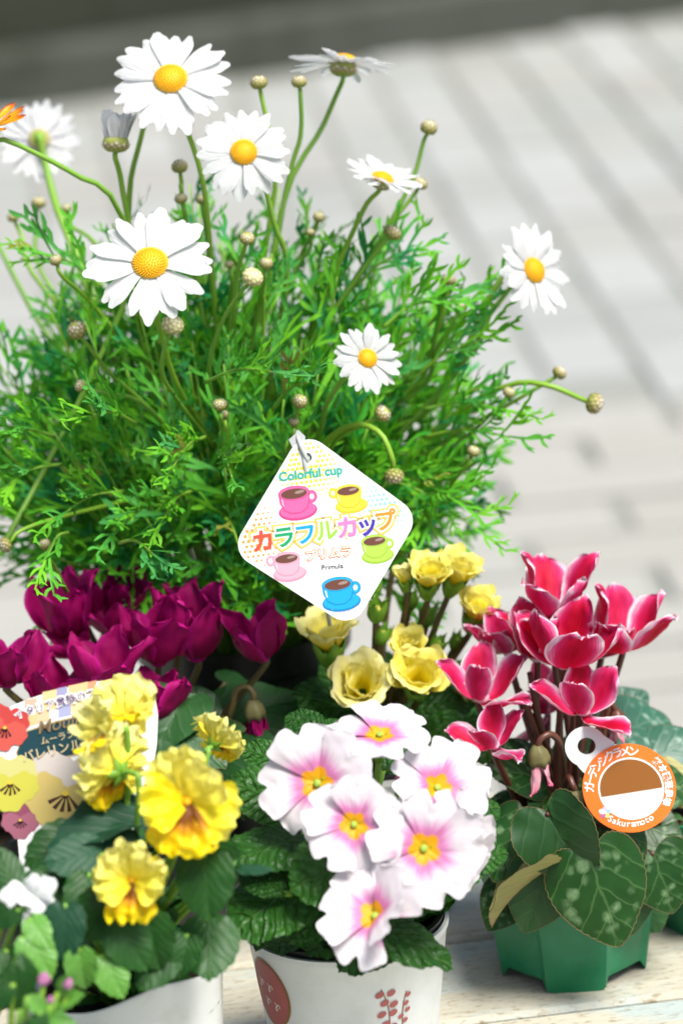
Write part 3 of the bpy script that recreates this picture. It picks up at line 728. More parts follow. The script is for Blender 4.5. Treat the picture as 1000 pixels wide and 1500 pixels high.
spray(100, 780, .02, 70, 815, -.01, 3, (.022, .030), .5); spray(175, 795, .02, 225, 812, -.01, 3, (.020, .028), .3); spray(365, 815, .03, 378, 840, .0, 3, (.016, .022), .3)
branches.append(sp)
for pts in branches: add('branch', tube(pts, .0011, .0005, 12, 5), marg, Matrix(), M_stem)
order = sorted(range(len(leaves)), key=lambda q: (leaves[q][0].translation - CAM).length - (.03 if 0 < proj(leaves[q][0].translation)[0] < 1000 else -.5))
for q in order[:300]: add('leaf', me_fe[leaves[q][1]], marg, leaves[q][0])
VV = []; FF = []; UU = []; nvt = 0
for q in order[300:]:
    Mx, k = leaves[q]; A = np.array(Mx); v = FEV[k] @ A[:3, :3].T + A[:3, 3]; VV.append(v); UU += FE[k][2]
    FF += [tuple(i + nvt for i in f) for f in FE[k][1]]; nvt += len(v)
VV = np.concatenate(VV)
def b_mleaf2(nt):
    r = noise(nt, 38, geopos(nt), 1); a = ramp(nt, r, [(.3, (.022, .25, .085)), (.42, (.05, .33, .025)), (.52, (.15, .46, .018)), (.62, (.07, .37, .035)), (.75, (.03, .29, .12))]); return a
M_mleaf2 = material('marguerite_foliage', (.05, .2, .04), .5, .26, .2, b_mleaf2)
fo = add('foliage', mesh('foliage', VV.tolist(), FF, UU), marg, Matrix(), M_mleaf2); fo['kind'] = 'stuff'

# ------------------------------------------------------------------ cyclamens
def cyc_petals(seed0, wide, n=6, tipr=.30):
    out = []
    for k in range(n):
        rg = random.Random(seed0 + k); W_ = wide * rg.uniform(.88, 1.12)
        out.append(petal(1.0, [(0, .09), (.15, W_ * .55), (.40, W_ * .95), (.62, W_), (.82, W_ * .80), (.94, W_ * .50), (1, W_ * .24)], [(0, 10), (.10, 48), (.35, rg.uniform(74, 88)), (.7, rg.uniform(76, 98)), (1, rg.uniform(30, 95))],
            cup=rg.uniform(.1, .6), twist=rg.uniform(-.55, .55), crum=.09, rnd=tipr * .35, ruf=(.022, 1.4, 0), r0=.07, nu=16, nv=10, seed=seed0 + k, bend=rg.uniform(-.10, .10)))
    return out
mag_p = cyc_petals(100, .27, 8); red_p = cyc_petals(200, .265, 8)
for m_ in mag_p: m_.materials.append(M_magenta)
for m_ in red_p: m_.materials.append(M_red)
def cup_mesh(mat):
    m_ = lathe([(0, -.085), (.06, -.08), (.11, -.05), (.135, .0), (.13, .05), (.10, .09)], 20); m_.materials.append(mat); return m_
mag_c, red_c = cup_mesh(M_magenta), cup_mesh(M_red)
def cyclamen_flower(parent, bot, top, Y, pets, cupm, spreads, spin, base, seed, mstem, tone=0.0, wid=1.0, rad=.0016, lean=0.0, label=None):
    """bot, top: pixels of the mouth and the petal tips; spreads: how far each of the five petals leans out (degrees)"""
    rg = random.Random(seed); p = at(bot[0], bot[1], Y); q = at(top[0], top[1], Y + lean); z = (q - p); L = z.length * (1.08 if pets is red_p else 1.0)
    Fm = frame(p, z, spin); fl = add('flower', None, parent, Fm)
    if label: fl['label'] = label
    for k, s in enumerate(spreads):
        a = 2 * pi * k / len(spreads) + rg.uniform(-.15, .15); l = L * rg.uniform(.95, 1.1) * (1 + max(s - 30, 0) * .004)
        o = add('petal', rg.choice(pets), fl, Fm @ Matrix.Rotation(a, 4, 'Z') @ Matrix.Rotation(radians((1.0 if pets is red_p else .75) * min(s * 1.12, 60 if s < 90 else s) + rg.uniform(-5, 8)), 4, 'Y') @ Matrix.Diagonal((l, l * wid * rg.uniform(.9, 1.1), l, 1)))
        o['tone'] = min(1.0, max(0.0, tone + rg.uniform(-.05, .7)))
    c_ = add('corolla_cup', cupm, fl, Fm @ Matrix.Scale(L, 4)); c_['tone'] = 0.1
    zz = z.normalized(); e = base + Vector((rg.uniform(-.012, .012), rg.uniform(-.010, .010), 0))
    m_ = p.lerp(e, .5) + Vector((rg.uniform(-.004, .004), .003, 0))
    add('stem', tube([p - zz * L * .06, p - zz * L * .20, m_, e], rad, rad * 1.25, 16, 8), fl, Matrix(), mstem)
    return fl
def nod_bud(parent, px, py, Y, L, arch, base, mpet, mcal, mstem, pets, n=5, rad=.0015):
    p = at(px, py, Y); l = L * mpp(p); Fm = frame(p, Vector((0, 0, -1)) + RT * .1); b_ = add('nodding_bud', None, parent, Fm)
    for k in range(n):
        o = add('petal', pets[k % len(pets)], b_, Fm @ Matrix.Rotation(2*pi*k/n + .4 * k, 4, 'Z') @ Matrix.Rotation(radians(-4 + 9 * (k % 2)), 4, 'Y') @ Matrix.Diagonal((l * .9, l * .62, l * (1 - .1 * (k % 3)), 1))); o['tone'] = .9
    cal = lathe([(0, -.30), (.10, -.28), (.22, -.12), (.27, .06), (.25, .16), (.18, .2), (.0, .12)], 20, lambda r, z, a, i: (r * (1 + .07 * cos(5 * a)), z + (.10 * max(0, cos(5 * a)) if i in (4, 5) else 0)))
    add('calyx', cal, b_, Fm @ Matrix.Scale(l, 4), mcal)
    add('stem', tube([p + Vector((0, 0, l * .26))] + [at(*q) for q in arch] + [base], rad, rad * 1.3, 20, 8), b_, Matrix(), mstem)
HEART = [(.0, .0), (-.10, .10), (-.17, .26), (-.08, .43), (.14, .52), (.40, .50), (.64, .38), (.85, .20), (.97, .06), (1.0, .0)]
def heartz(fold, droop, side=0): return lambda x, y: fold * abs(y) - droop * (x - .2) ** 2 + side * y * y
cl_mesh = [leaf_mesh(HEART, 60, 26, .018, zf=heartz(.16, .22, -.3), wavy=.012, seed=1), leaf_mesh(HEART, 60, 24, .018, zf=heartz(.30, .45), wavy=.02, seed=2), leaf_mesh(HEART, 60, 28, .018, zf=heartz(.06, .10, -.5), wavy=.014, seed=3), leaf_mesh(HEART, 60, 24, .02, zf=heartz(.75, .3, -.3), wavy=.02, seed=4)]
def with_mat(meshes, m_):
    out = []
    for q in meshes:
        c = q.copy(); c.materials.clear(); c.materials.append(m_); out.append(c)
    return out
def rim_mesh(me, n_out):
    """a thin raised edge round a leaf: its outline as a fine tube"""
    k = n_out; V = [v.co.copy() for v in me.vertices][-(k + 1):-1]
    W_ = []; F = []; c = Vector((.3, 0, 0))
    for i, v in enumerate(V):
        o = (v - c); o.z = 0; o.normalize()
        W_ += [v + o * .007, v + Vector((0, 0, .005)), v - o * .004 , v - Vector((0, 0, .005))]
    for i in range(k):
        a, b = i * 4, ((i + 1) % k) * 4
        for j in range(4): F.append((a + j, b + j, b + (j + 1) % 4, a + (j + 1) % 4))
    m_ = mesh('leaf_edge', W_, F); m_.materials.append(M_rim); return m_
cl_rim = [rim_mesh(q, 120) for q in cl_mesh]
CL = with_mat(cl_mesh, M_cleaf); CLB = with_mat(cl_mesh, M_cblue); CLY = with_mat(cl_mesh, M_cyel); CLD = with_mat(cl_mesh, M_cdark)
def leaf(parent, a, b, ya, yb, nrm, me, wid=1.0, base=None, mstem=None, rim=None, rad=.0013, label=None):
    p0, p1 = at(a[0], a[1], ya), at(b[0], b[1], yb); Mx = xframe(p0, p1, nrm)
    o = add('leaf', me, parent, Mx @ Matrix.Diagonal((1, wid, 1, 1)))
    if label: o['label'] = label
    if rim is not None: add('leaf_edge', rim, o, Mx @ Matrix.Diagonal((1, wid, 1, 1)))
    if base is not None:
        m_ = p0.lerp(base, .5) + Vector((0, .004, .006)); add('leaf_stalk', tube([p0 + (p1 - p0) * .02, m_, base], rad, rad * 1.3, 10, 6), o, Matrix(), mstem)
    return o

# --- the red and white one in the green pot
POT_R = base_at(832, -.012, .05); HR = .066; RR = .0468
redc = thing('red_cyclamen_plant', POT_R, 'cyclamen with white edged red flowers in a green plastic pot', 'potted plant')
def green_pot():
    V = []; F = []; n = 96; H = HR
    rows = [0, .10, .22, .34, .46, .56, .66, .80, .93, 1.0]
    def pt(t, k, inner=0.0):
        a = 2 * pi * k / n; f = ((a / (pi / 2)) % 1.0)            # four feet, one per quarter turn
        d = abs(f - .5) * 2                                        # 1 on a foot's middle, 0 between two feet
        oc = ((a + pi / 8) % (pi / 4)) - pi / 8; fac = cos(pi / 8) / cos(oc) * 1.04
        fac = fac * .75 + .25
        foot = min(max((d - .40) / .14, 0), 1); foot = foot * foot * (3 - 2 * foot)
        zb = .0065 * (1 - foot) * H / .068
        z = zb + (H - zb) * t
        r = (RR * .80 + RR * .20 * (z / H)) * fac
        topz = .026 + .012 * (1 - d); rec = (1 - foot) * (1 if z < topz else max(0, 1 - (z - topz) / .003)); r -= .0022 * rec
        r *= 1.0 if t < .93 else 1.035
        return ((r - inner) * cos(a), (r - inner) * sin(a), z)
    for t in rows:
        for k in range(n): V.append(pt(t, k))
    for t in (1.0, .86):
        for k in range(n): V.append(pt(t, k, .0022))
    m_ = len(rows) + 2
    for i in range(m_ - 1):
        for k in range(n): F.append((i*n+k, i*n+(k+1) % n, (i+1)*n+(k+1) % n, (i+1)*n+k))
    for k in range(n): x, y, z = V[k]; V.append((x * .90, y * .90, .013))
    b0 = m_ * n
    for k in range(n): F.append((k, b0+k, b0+(k+1) % n, (k+1) % n))
    F.append(tuple(range(b0 + n - 1, b0 - 1, -1)))
    return sharp(mesh('pot', V, F), 28)
me_gpot = green_pot(); me_gpot.materials.append(M_gpot)
PR = Matrix.Translation(POT_R) @ Matrix.Rotation(radians(-2), 4, 'Z')
add('pot', me_gpot, redc, PR); add('soil', soil_mesh(RR * .97, HR - .008, 2), redc, Matrix.Translation(POT_R), M_soil)
SR = POT_R + Vector((0, .004, HR - .008))
cf = lambda *a, **k: cyclamen_flower(redc, *a, base=SR, mstem=M_brown, **k)
cf((812, 895), (814, 806), .02, red_p, red_c, [14, 26, 12, 30, 20], .5, seed=1, wid=1.25)
cf((826, 972), (832, 884), -.012, red_p, red_c, [10, 26, 8, 16, 24], 1.0, seed=2, wid=1.4)
cf((786, 962), (782, 884), .004, red_p, red_c, [6, 14, 10, 8, 16], 2.0, seed=12, wid=1.35)
cf((912, 946), (926, 858), .015, red_p, red_c, [14, 28, 12, 34, 18], .2, seed=3, wid=1.35)
cf((880, 958), (888, 890), .03, red_p, red_c, [10, 18, 12, 14, 20], 1.1, seed=13, wid=1.3)
cf((742, 952), (730, 886), .025, red_p, red_c, [18, 30, 8, 40, 12, 26, 20, 10], .8, seed=4, tone=.5, wid=1.4)
cf((704, 1022), (712, 944), -.01, red_p, red_c, [16, 32, 14, 48, 22], 1.5, seed=5, tone=.35, wid=1.15)
cf((853, 1042), (862, 972), -.03, red_p, red_c, [12, 44, 18, 54, 14], 1.5, seed=6, tone=.1, wid=1.3)
cf((722, 1092), (716, 1030), -.035, red_p, red_c, [14, 58, 16, 66, 18], 1.95, seed=7, tone=.15, wid=1.3)
cf((800, 1040), (792, 975), .03, red_p, red_c, [20, 110, 30, 20, 14], 2.2, seed=8, tone=.8, wid=1.1)
palep = cyc_petals(300, .22, 3)
for m_ in palep: m_.materials.append(M_palepink)
nod_bud(redc, 788, 1108, -.045, 62, [(792, 1082, -.045), (808, 1076, -.042), (822, 1100, -.035), (828, 1180, -.02)], SR, M_palepink, M_calyx, M_brown, palep)
nod_bud(redc, 842, 1168, -.045, 42, [(838, 1150, -.045), (832, 1138, -.04), (826, 1160, -.03)], SR, M_palepink, M_calyx, M_brown, palep, 4)
nod_bud(redc, 903, 1052, .0, 48, [(900, 1040, .0), (893, 1030, .0), (886, 1060, .0), (870, 1150, .0)], SR, M_palepink, M_brown, M_brown, palep, 4)
for k, (x0, x1, yy) in enumerate([(808, 826, 940), (838, 832, 975), (846, 838, 985), (760, 810, 1010), (775, 812, 985)]):
    add('stem', tube([at(x0, yy, .0), at((x0 + x1) / 2 + 3, 1080, .0), SR + Vector((-.008 + .004 * k, .006, 0))], .0014, .0018, 12, 8), redc, Matrix(), M_brown)
face = -FW
def LR(a, b, ya, yb, *r, **k):
    dy = .016 if b[1] > 1280 and 700 < b[0] < 960 else 0          # leaves that hang in front of the pot's rim
    return leaf(redc, a, b, ya - dy, yb - dy, *r, base=SR, mstem=M_brown, **k)
LR((864, 1256), (908, 1388), -.058, -.066, face + UP * .25, CL[2], .98, rim=cl_rim[2])
LR((800, 1190), (862, 1302), -.052, -.064, face + RT * -.5 + UP * .2, CLD[1], .92, rim=cl_rim[1])
LR((957, 1250), (986, 1338), -.045, -.055, face + UP * .3, CL[0], 1.15, rim=cl_rim[0])
LR((800, 1270), (768, 1368), -.045, -.052, face + UP * .1, CLD[0], .95, rim=cl_rim[0])
LR((812, 1268), (705, 1336), -.055, -.05, UP * 1.0 - RT * .3 + face * .3, CLY[3], .85, rim=cl_rim[3])
LR((750, 1300), (714, 1362), -.03, -.04, face + UP * .4, CL[0], 1.0, rim=cl_rim[0])
LR((905, 1070), (985, 1046), .03, .05, face + UP * .7, CLB[0], 1.1, rim=cl_rim[0])
LR((950, 1110), (1030, 1075), .02, .03, face + UP * .6, CLB[2], 1.0, rim=cl_rim[2])
LR((885, 1060), (950, 1010), .045, .06, face + UP * .3, CLB[0], .9)
LR((790, 1140), (715, 1120), -.01, -.02, face + UP * .8, CL[0], .9, rim=cl_rim[0])
LR((780, 1120), (730, 1085), .01, .01, face + UP * .6, CL[2], .9)
LR((895, 1215), (935, 1290), -.035, -.04, face + UP * .5, CL[2], 1.0, rim=cl_rim[2])
LR((925, 1200), (1000, 1235), -.02, -.03, face + UP * .5, CL[0], 1.0, rim=cl_rim[0])
LR((940, 1150), (1020, 1150), -.005, .0, face + UP * .7, CL[0], 1.0, rim=cl_rim[0])
LR((770, 1200), (722, 1290), -.03, -.045, face + UP * .5, CL[2], .9, rim=cl_rim[2])
LR((910, 1290), (925, 1372), -.03, -.035, face + UP * .1, CLD[0], 1.0, rim=cl_rim[0])
LR((940, 1320), (965, 1366), -.02, -.025, face, CLD[2], 1.3, rim=cl_rim[2])
LR((770, 1180), (700, 1200), .0, -.01, face + UP * .9, CL[0], .9); LR((790, 1215), (760, 1290), -.04, -.045, face + UP * .3, CLD[0], .8)
LR((850, 1200), (905, 1230), -.03, -.045, face + UP * .8, CLD[0], .9, rim=cl_rim[0]); LR((830, 1120), (870, 1070), .02, .035, face + UP * .6, CLD[0], .9)
LR((960, 1130), (1010, 1180), .01, -.005, face + UP * .4, CLY[0], .9)
rg = random.Random(77)
for k in range(16):
    a = rg.uniform(0, 2 * pi); d = Vector((cos(a), sin(a) * .9 + .2, 0)); p0 = SR + d * rg.uniform(.012, .03) + Vector((0, 0, rg.uniform(.015, .04))); p1 = p0 + d * rg.uniform(.025, .036) + Vector((0, 0, rg.uniform(-.014, .004)))
    v = rg.randrange(3); Mx = xframe(p0, p1, Vector((0, 0, 1)) + d * .3); o = add('leaf', (CLD if k % 2 else CL)[v], redc, Mx); add('leaf_edge', cl_rim[v], o, Mx)
    add('leaf_stalk', tube([p0, SR + d * .008], .0012, .0015, 6, 6), o, Matrix(), M_brown)

# --- the neighbour cut by the right edge
POT_R2 = base_at(1066, .035, .03)
nb = thing('cyclamen_plant', POT_R2, 'second green pot with cyclamen leaves, cut off by the right edge', 'potted plant')
add('pot', me_gpot, nb, Matrix.Translation(POT_R2) @ Matrix.Rotation(.5, 4, 'Z')); add('soil', soil_mesh(RR * .97, HR - .008, 3), nb, Matrix.Translation(POT_R2), M_soil)
S2 = POT_R2 + Vector((0, 0, HR - .008))
for (a, b, ya, yb, v) in [((1030, 1230), (985, 1300), .02, .0, 0), ((1040, 1160), (985, 1150), .03, .02, 1), ((1060, 1200), (1020, 1290), .0, -.02, 2), ((1050, 1120), (1010, 1060), .05, .06, 0)]:
    leaf(nb, a, b, ya, yb, face + UP * .5, CL[v], 1.0, base=S2, mstem=M_brown, rim=cl_rim[v])

# --- the magenta one
POT_G = base_at(215, .04, .07)
magc = thing('magenta_cyclamen_plant', POT_G, 'cyclamen with deep magenta flowers behind the picture label on the left', 'potted plant')
PG = Matrix.Translation(POT_G)
add('pot', sharp(lathe([(0, 0), (.033, 0), (.035, .003), (.043, .066), (.0455, .067), (.046, .078), (.043, .078), (.042, .068)], 48)), magc, PG, M_bpot)
add('soil', soil_mesh(.0425, .069, 4), magc, PG, M_soil)
SG = POT_G + Vector((0, 0, .069))
mf = lambda *a, **k: cyclamen_flower(magc, *a, base=SG, mstem=M_olive, **k)
mf((100, 930), (92, 828), .05, mag_p, mag_c, [10, 18, 12, 16, 20], .3, seed=21)
mf((130, 905), (140, 832), .075, mag_p, mag_c, [14, 16, 20, 12, 16], 1.3, seed=22)
mf((176, 900), (188, 826), .07, mag_p, mag_c, [8, 14, 10, 18, 12], .2, seed=23)
mf((112, 955), (92, 905), .04, mag_p, mag_c, [20, 16, 72, 34, 20], 2.4, seed=24)
mf((165, 925), (150, 858), .06, mag_p, mag_c, [20, 30, 26, 20, 16], 1.9, seed=25)
mf((232, 968), (236, 872), .02, mag_p, mag_c, [10, 22, 14, 18, 12], 1.1, seed=26, wid=1.15)
mf((288, 960), (282, 850), .03, mag_p, mag_c, [10, 16, 22, 12, 14], .4, seed=27)
mf((270, 890), (262, 840), .06, mag_p, mag_c, [14, 24, 18, 22, 12], 1.5, seed=28)
mf((384, 962), (378, 876), .02, mag_p, mag_c, [6, 28, 14, 30, 8], .62, seed=29, wid=1.15, label='magenta flower standing apart to the right')
mf((152, 1010), (165, 912), .0, mag_p, mag_c, [14, 30, 18, 36, 16], .8, seed=30, wid=1.1)
mf((82, 1040), (84, 955), .005, mag_p, mag_c, [16, 30, 20, 28, 22], 1.7, seed=31, wid=1.15)
mf((228, 1050), (222, 972), .005, mag_p, mag_c, [8, 18, 12, 20, 10], 2.2, seed=32, wid=1.1)
mf((14, 1000), (2, 915), .0, mag_p, mag_c, [14, 40, 20, 30, 24], .1, seed=33, wid=1.15, label='magenta flower cut by the left edge')
mf((205, 1100), (196, 1030), -.01, mag_p, mag_c, [8, 18, 12, 20, 10], .6, seed=34)
nod_bud(magc, 372, 1040, .01, 58, [(372, 1018, .01), (362, 1006, .012), (346, 1014, .014), (336, 1050, .016), (300, 1120, .03)], SG, M_magenta, M_calyx, M_olive, mag_p, 4)
LG = lambda *a, **k: leaf(magc, *a, base=SG, mstem=M_olive, **k)
LG((300, 1050), (262, 1000), .02, .03, face + UP * .8, CLD[0], 1.0); LG((330, 1060), (440, 1010), .03, .05, face + UP * .8, CLD[0], .9)
LG((250, 1060), (330, 1120), .0, -.02, face + UP * .8, CLD[2], 1.0, rim=cl_rim[2]); LG((270, 1100), (350, 1060), .01, .0, face + UP, CLD[0], .9, rim=cl_rim[0])
LG((270, 1020), (230, 1090), .01, -.015, face + UP * .5, CLD[1], 1.0); LG((310, 1100), (400, 1080), .01, .0, face + UP * .7, CLD[2], .9); LG((330, 1000), (375, 1000), .06, .07, face + UP, CLD[0], 1.0)
LG((180, 1090), (100, 1080), .02, .02, face + UP, CLD[0], 1.0); LG((150, 1090), (60, 1120), .02, .0, face + UP, CLD[2], 1.0); LG((140, 1110), (40, 1190), .01, -.02, face + UP, CLD[0], 1.0)
rg = random.Random(78)
for k in range(18):
    a = rg.uniform(0, 2 * pi); d = Vector((cos(a), sin(a), 0)); p0 = SG + d * rg.uniform(.01, .03) + Vector((0, 0, rg.uniform(.012, .035))); p1 = p0 + d * rg.uniform(.028, .042) + Vector((0, 0, rg.uniform(-.014, .006)))
    o = add('leaf', CLD[rg.randrange(3)], magc, xframe(p0, p1, Vector((0, 0, 1)) + d * .3)); add('leaf_stalk', tube([p0, SG + d * .008], .0012, .0015, 6, 6), o, Matrix(), M_olive)

# ------------------------------------------------------------------ primulas
def prim_petals(seed0, n=6):
    out = []
    for k in range(n):
        rg = random.Random(seed0 + k)
        out.append(petal(1.0, [(0, .04), (.12, .11), (.28, .225), (.5, .39), (.72, .52), (.9, .53), (1, .45)], [(0, rg.uniform(28, 36)), (.25, rg.uniform(12, 20)), (.6, rg.uniform(2, 12)), (1, rg.uniform(-26, 2))],
            cup=rg.uniform(-.20, .05), rnd=rg.uniform(.20, .27), notch=rg.uniform(.17, .26), nw=.20, ruf=(.022, rg.uniform(1.4, 2.2), 0), nu=18, nv=18, seed=seed0 + k, crum=.04, twist=rg.uniform(-.18, .18)))
    return out
wp = prim_petals(400)
for m_ in wp: m_.materials.append(M_prim)
me_eye = lathe([(.0, .020), (.035, .022), (.045, .0), (.03, -.03)], 14); me_eye.materials.append(M_pistil)
me_gcal = lathe([(.02, -.52), (.06, -.50), (.10, -.38), (.12, -.2), (.125, -.08), (.10, -.05)], 30, lambda r, z, a, i: (r * (1 + .12 * cos(5 * a)), z + (.07 * cos(5 * a) if i >= 4 else 0))); me_gcal.materials.append(M_gcalyx)
POT_W = base_at(507, -.138, .09); HW = .088
def white_pot(parent, P, seed):
    PMx = Matrix.Translation(P)
    add('pot', sharp(lathe([(0, 0), (.0345, 0), (.036, .0015), (.0365, .006), (.0395, .03), (.0430, .058), (.0464, HW - .004), (.0474, HW - .003), (.0476, HW), (.0458, HW), (.0440, HW - .012)], 72), 40), parent, PMx, M_wpot)
    add('inner_pot', sharp(lathe([(.0380, HW - .03), (.0428, HW - .010), (.0452, HW + .0012), (.0458, HW + .0032), (.0446, HW + .0036), (.0425, HW + .0030), (.0415, HW + .001), (.040, HW - .02)], 72), 40), parent, PMx, M_bpot)
    add('soil', soil_mesh(.0405, HW - .012, seed), parent, PMx, M_soil)
    return P + Vector((0, 0, HW - .012))
wprim = thing('white_primula_plant', POT_W, 'primula with pink and white flowers in a white pot printed with berries', 'potted plant')
SW = white_pot(wprim, POT_W, 5)
# print on the pot, wrapped round its wall
def wall_r(h): return .0365 + (.0464 - .0365) * (h - .006) / (HW - .010)
CAMA = atan2(CAM.y - POT_W.y, CAM.x - POT_W.x)
def wrap(shape, th, h, off=.00025):
    """shape: list of (dx, dy) metres round a point on the wall at angle th (from the viewer, + to the right) and height h"""
    V = []
    for dx, dy in shape:
        hh = h + dy; r = wall_r(hh) + off; a = CAMA + th + dx / r; V.append((r * cos(a), r * sin(a), hh))
    return V
def wrapped(shapes, th, h, mat, off, name='print', rings=6):
    V = []; F = []
    for s in shapes:
        b = len(V); n = len(s); cx = sum(q[0] for q in s) / n; cy = sum(q[1] for q in s) / n
        V += wrap([(cx, cy)], th, h, off)
        for r in range(1, rings + 1): V += wrap([(cx + (x - cx) * r / rings, cy + (y - cy) * r / rings) for x, y in s], th, h, off)
        F += [(b, b + 1 + i, b + 1 + (i + 1) % n) for i in range(n)]
        for r in range(rings - 1): F += [(b + 1 + r*n + i, b + 1 + (r+1)*n + i, b + 1 + (r+1)*n + (i + 1) % n, b + 1 + r*n + (i + 1) % n) for i in range(n)]
    return add(name, mesh(name, V, F, None, False), wprim, Matrix.Translation(POT_W), mat)
def ell(cx, cy, rx, ry, rot=0, n=22): return [(cx + rx*cos(2*pi*k/n)*cos(rot) - ry*sin(2*pi*k/n)*sin(rot), cy + rx*cos(2*pi*k/n)*sin(rot) + ry*sin(2*pi*k/n)*cos(rot)) for k in range(n)]
def strip(pts, w_):
    out = []; back = []
    for i, p in enumerate(pts):
        q0, q1 = pts[max(i - 1, 0)], pts[min(i + 1, len(pts) - 1)]; dx, dy = q1[0] - q0[0], q1[1] - q0[1]; l = sqrt(dx*dx + dy*dy) + 1e-9
        out.append((p[0] - dy/l*w_, p[1] + dx/l*w_)); back.append((p[0] + dy/l*w_, p[1] - dx/l*w_))
    return out, back
def wrapped_strips(lines, th, h, mat, off, w_, name):
    V = []; F = []
    for pts in lines:
        a, b_ = strip(pts, w_); n = len(a); s = len(V); V += wrap(a + b_, th, h, off); F += [(s+i, s+i+1, s+n+i+1, s+n+i) for i in range(n - 1)]
    return add(name, mesh(name, V, F, None, False), wprim, Matrix.Translation(POT_W), mat)
M_prose = material('print_dusty_rose', (.42, .12, .11), .5, 0, .3); M_pgold = material('print_gold', (.30, .16, .06), .4, 0, .4); M_ptext = material('print_pale', (.75, .62, .55), .5)
wrapped([ell(0, 0, .0150, .0175, 0, 40)], radians(-60), .064, M_pgold, .0002, 'badge_border')
wrapped([ell(0, 0, .0138, .0163, 0, 40)], radians(-60), .064, M_prose, .0004, 'badge_print')
sq = []
for (x0, y0) in ((-.006, .004), (.001, .003), (-.003, -.005), (.004, -.006)):
    sq.append([(x0 + .0028 * t + .0012 * sin(9 * t), y0 + .0022 * cos(8 * t) * (1 - .3 * t)) for t in [i / 12 for i in range(13)]])
wrapped_strips(sq, radians(-60), .064, M_ptext, .0006, .00035, 'badge_script')
st1 = [(-.0045, .0140), (-.0030, .0105), (-.0015, .0065), (-.0006, .0015), (-.0002, -.004), (-.0006, -.012), (-.001, -.022)]
st2 = [(.0088, .0095), (.0072, .0045), (.0064, -.002), (.0064, -.010), (.005, -.020)]
wrapped_strips([st1, st2], radians(23), .057, M_pgold, .0002, .00028, 'sprig_stem')
for (x, y, s) in [(-.0052, .0112, 1), (.0005, .0110, 1), (-.0028, .0064, 1), (.0018, .0048, 1), (-.0042, .0006, 1), (.0014, .0004, 1), (-.0022, -.0048, 1), (.0014, -.0070, 1), (-.0030, -.0104, 1), (.001, -.013, 1), (.0096, .0076, .7), (.0084, .0034, .7), (.0092, -.0002, .7), (.0055, -.0028, .7), (.0078, -.0054, .7), (.0052, -.009, .7)]:
    wrapped([ell(x, y, .0023 * s, .0016 * s, .35, 16)], radians(23), .057, M_prose, .0004, 'berry_print', 2)

def primula(parent, px, py, Y, R, n, spin, base, pets, seed, tilts=(0, 0, 0, 0, 0), eye=True, tone=0.0, label=None, openness=0):
    rg = random.Random(seed); p = at(px, py, Y); s = mpp(p) * R; Fm = frame(p, n, spin); fl = add('flower', None, parent, Fm)
    if label: fl['label'] = label
    for k in range(5):
        a = 2 * pi * k / 5 + rg.uniform(-.06, .06); l = s * rg.uniform(.95, 1.07)
        o = add('petal', rg.choice(pets), fl, Fm @ Matrix.Rotation(a, 4, 'Z') @ Matrix.Translation((0, 0, -s * .13 + s * .004 * k)) @ Matrix.Rotation(-radians(openness + tilts[k] + rg.uniform(-5, 5)), 4, 'Y') @ Matrix.Rotation(.07, 4, 'X') @ Matrix.Diagonal((l, l * rg.uniform(.95, 1.05), l, 1)))
        o['tone'] = min(1, max(0, tone + rg.uniform(-.15, .15)))
    if eye: add('eye', me_eye, fl, Fm @ Matrix.Translation((0, 0, -s * .05)) @ Matrix.Scale(s * 1.5, 4))
    add('calyx', me_gcal, fl, Fm @ Matrix.Translation((0, 0, -s * .06)) @ Matrix.Scale(s * 1.1, 4))
    zb = Fm.to_3x3() @ Vector((0, 0, 1)); p0 = p - zb * s * .60
    add('stem', tube([p0, p0 - zb * s * .3, p0.lerp(base, .6), base], .0014, .0017, 12, 6), fl, Matrix(), M_stem)
    return fl
pw = lambda *a, **k: primula(wprim, *a, base=SW, pets=wp, **k)
pw(463, 1147, -.195, 92, cv(-.25, .20, .92), .75, seed=51)
pw(518, 1208, -.222, 80, cv(.02, .10, 1), .30, seed=52)
pw(621, 1243, -.225, 92, cv(.12, .10, 1), .15, seed=53)
pw(556, 1072, -.170, 84, cv(.05, .86, .46), .2, seed=54, label='pink and white flower facing upwards at the top')
pw(642, 1152, -.185, 84, cv(.30, .42, .82), .5, seed=55, tilts=(0, 0, 6, 0, 0))
pw(548, 1340, -.245, 92, cv(-.12, .42, .88), .62, seed=56, tilts=(22, -8, 8, -10, 40), label='crumpled pink and white flower low over the pot rim')
pw(668, 1228, -.195, 82, cv(.75, .05, .6), 1.0, seed=57)
pw(672, 1270, -.205, 72, cv(.45, -.55, .55), .2, seed=58, tilts=(-20, 0, 0, 0, -25))
me_pb = petal(1.0, [(0, .1), (.3, .3), (.7, .34), (1, .12)], [(0, 40), (.4, 85), (1, 110)], cup=.5, r0=.08, nu=8, nv=6); me_pb.materials.append(material('pink_primula_bud', (.72, .25, .42), .5, .2, .3))
def pinkbud(px, py, Y, L):
    p = at(px, py, Y); l = L * mpp(p); Fm = frame(p, cv(0, .8, .5)); b_ = add('bud', None, wprim, Fm)
    for k in range(5): add('petal', me_pb, b_, Fm @ Matrix.Rotation(2*pi*k/5, 4, 'Z') @ Matrix.Scale(l, 4))
    add('stem', tube([p, p.lerp(SW, .5), SW], .0012, .0015, 8, 6), b_, Matrix(), M_stem)
pinkbud(585, 1152, -.18, 24)
OVAL = [(0, 0), (.02, .05), (.10, .16), (.28, .30), (.52, .36), (.75, .30), (.92, .16), (1.0, 0)]
BR = tuple(i / 14 for i in range(15))
pl_mesh = [leaf_mesh(OVAL, 70, 20, .018, BR, (.45, 0), heartz(.10, .35, -.5), .022, k, .010) for k in range(3)]
PLm = with_mat(pl_mesh, M_pleaf)
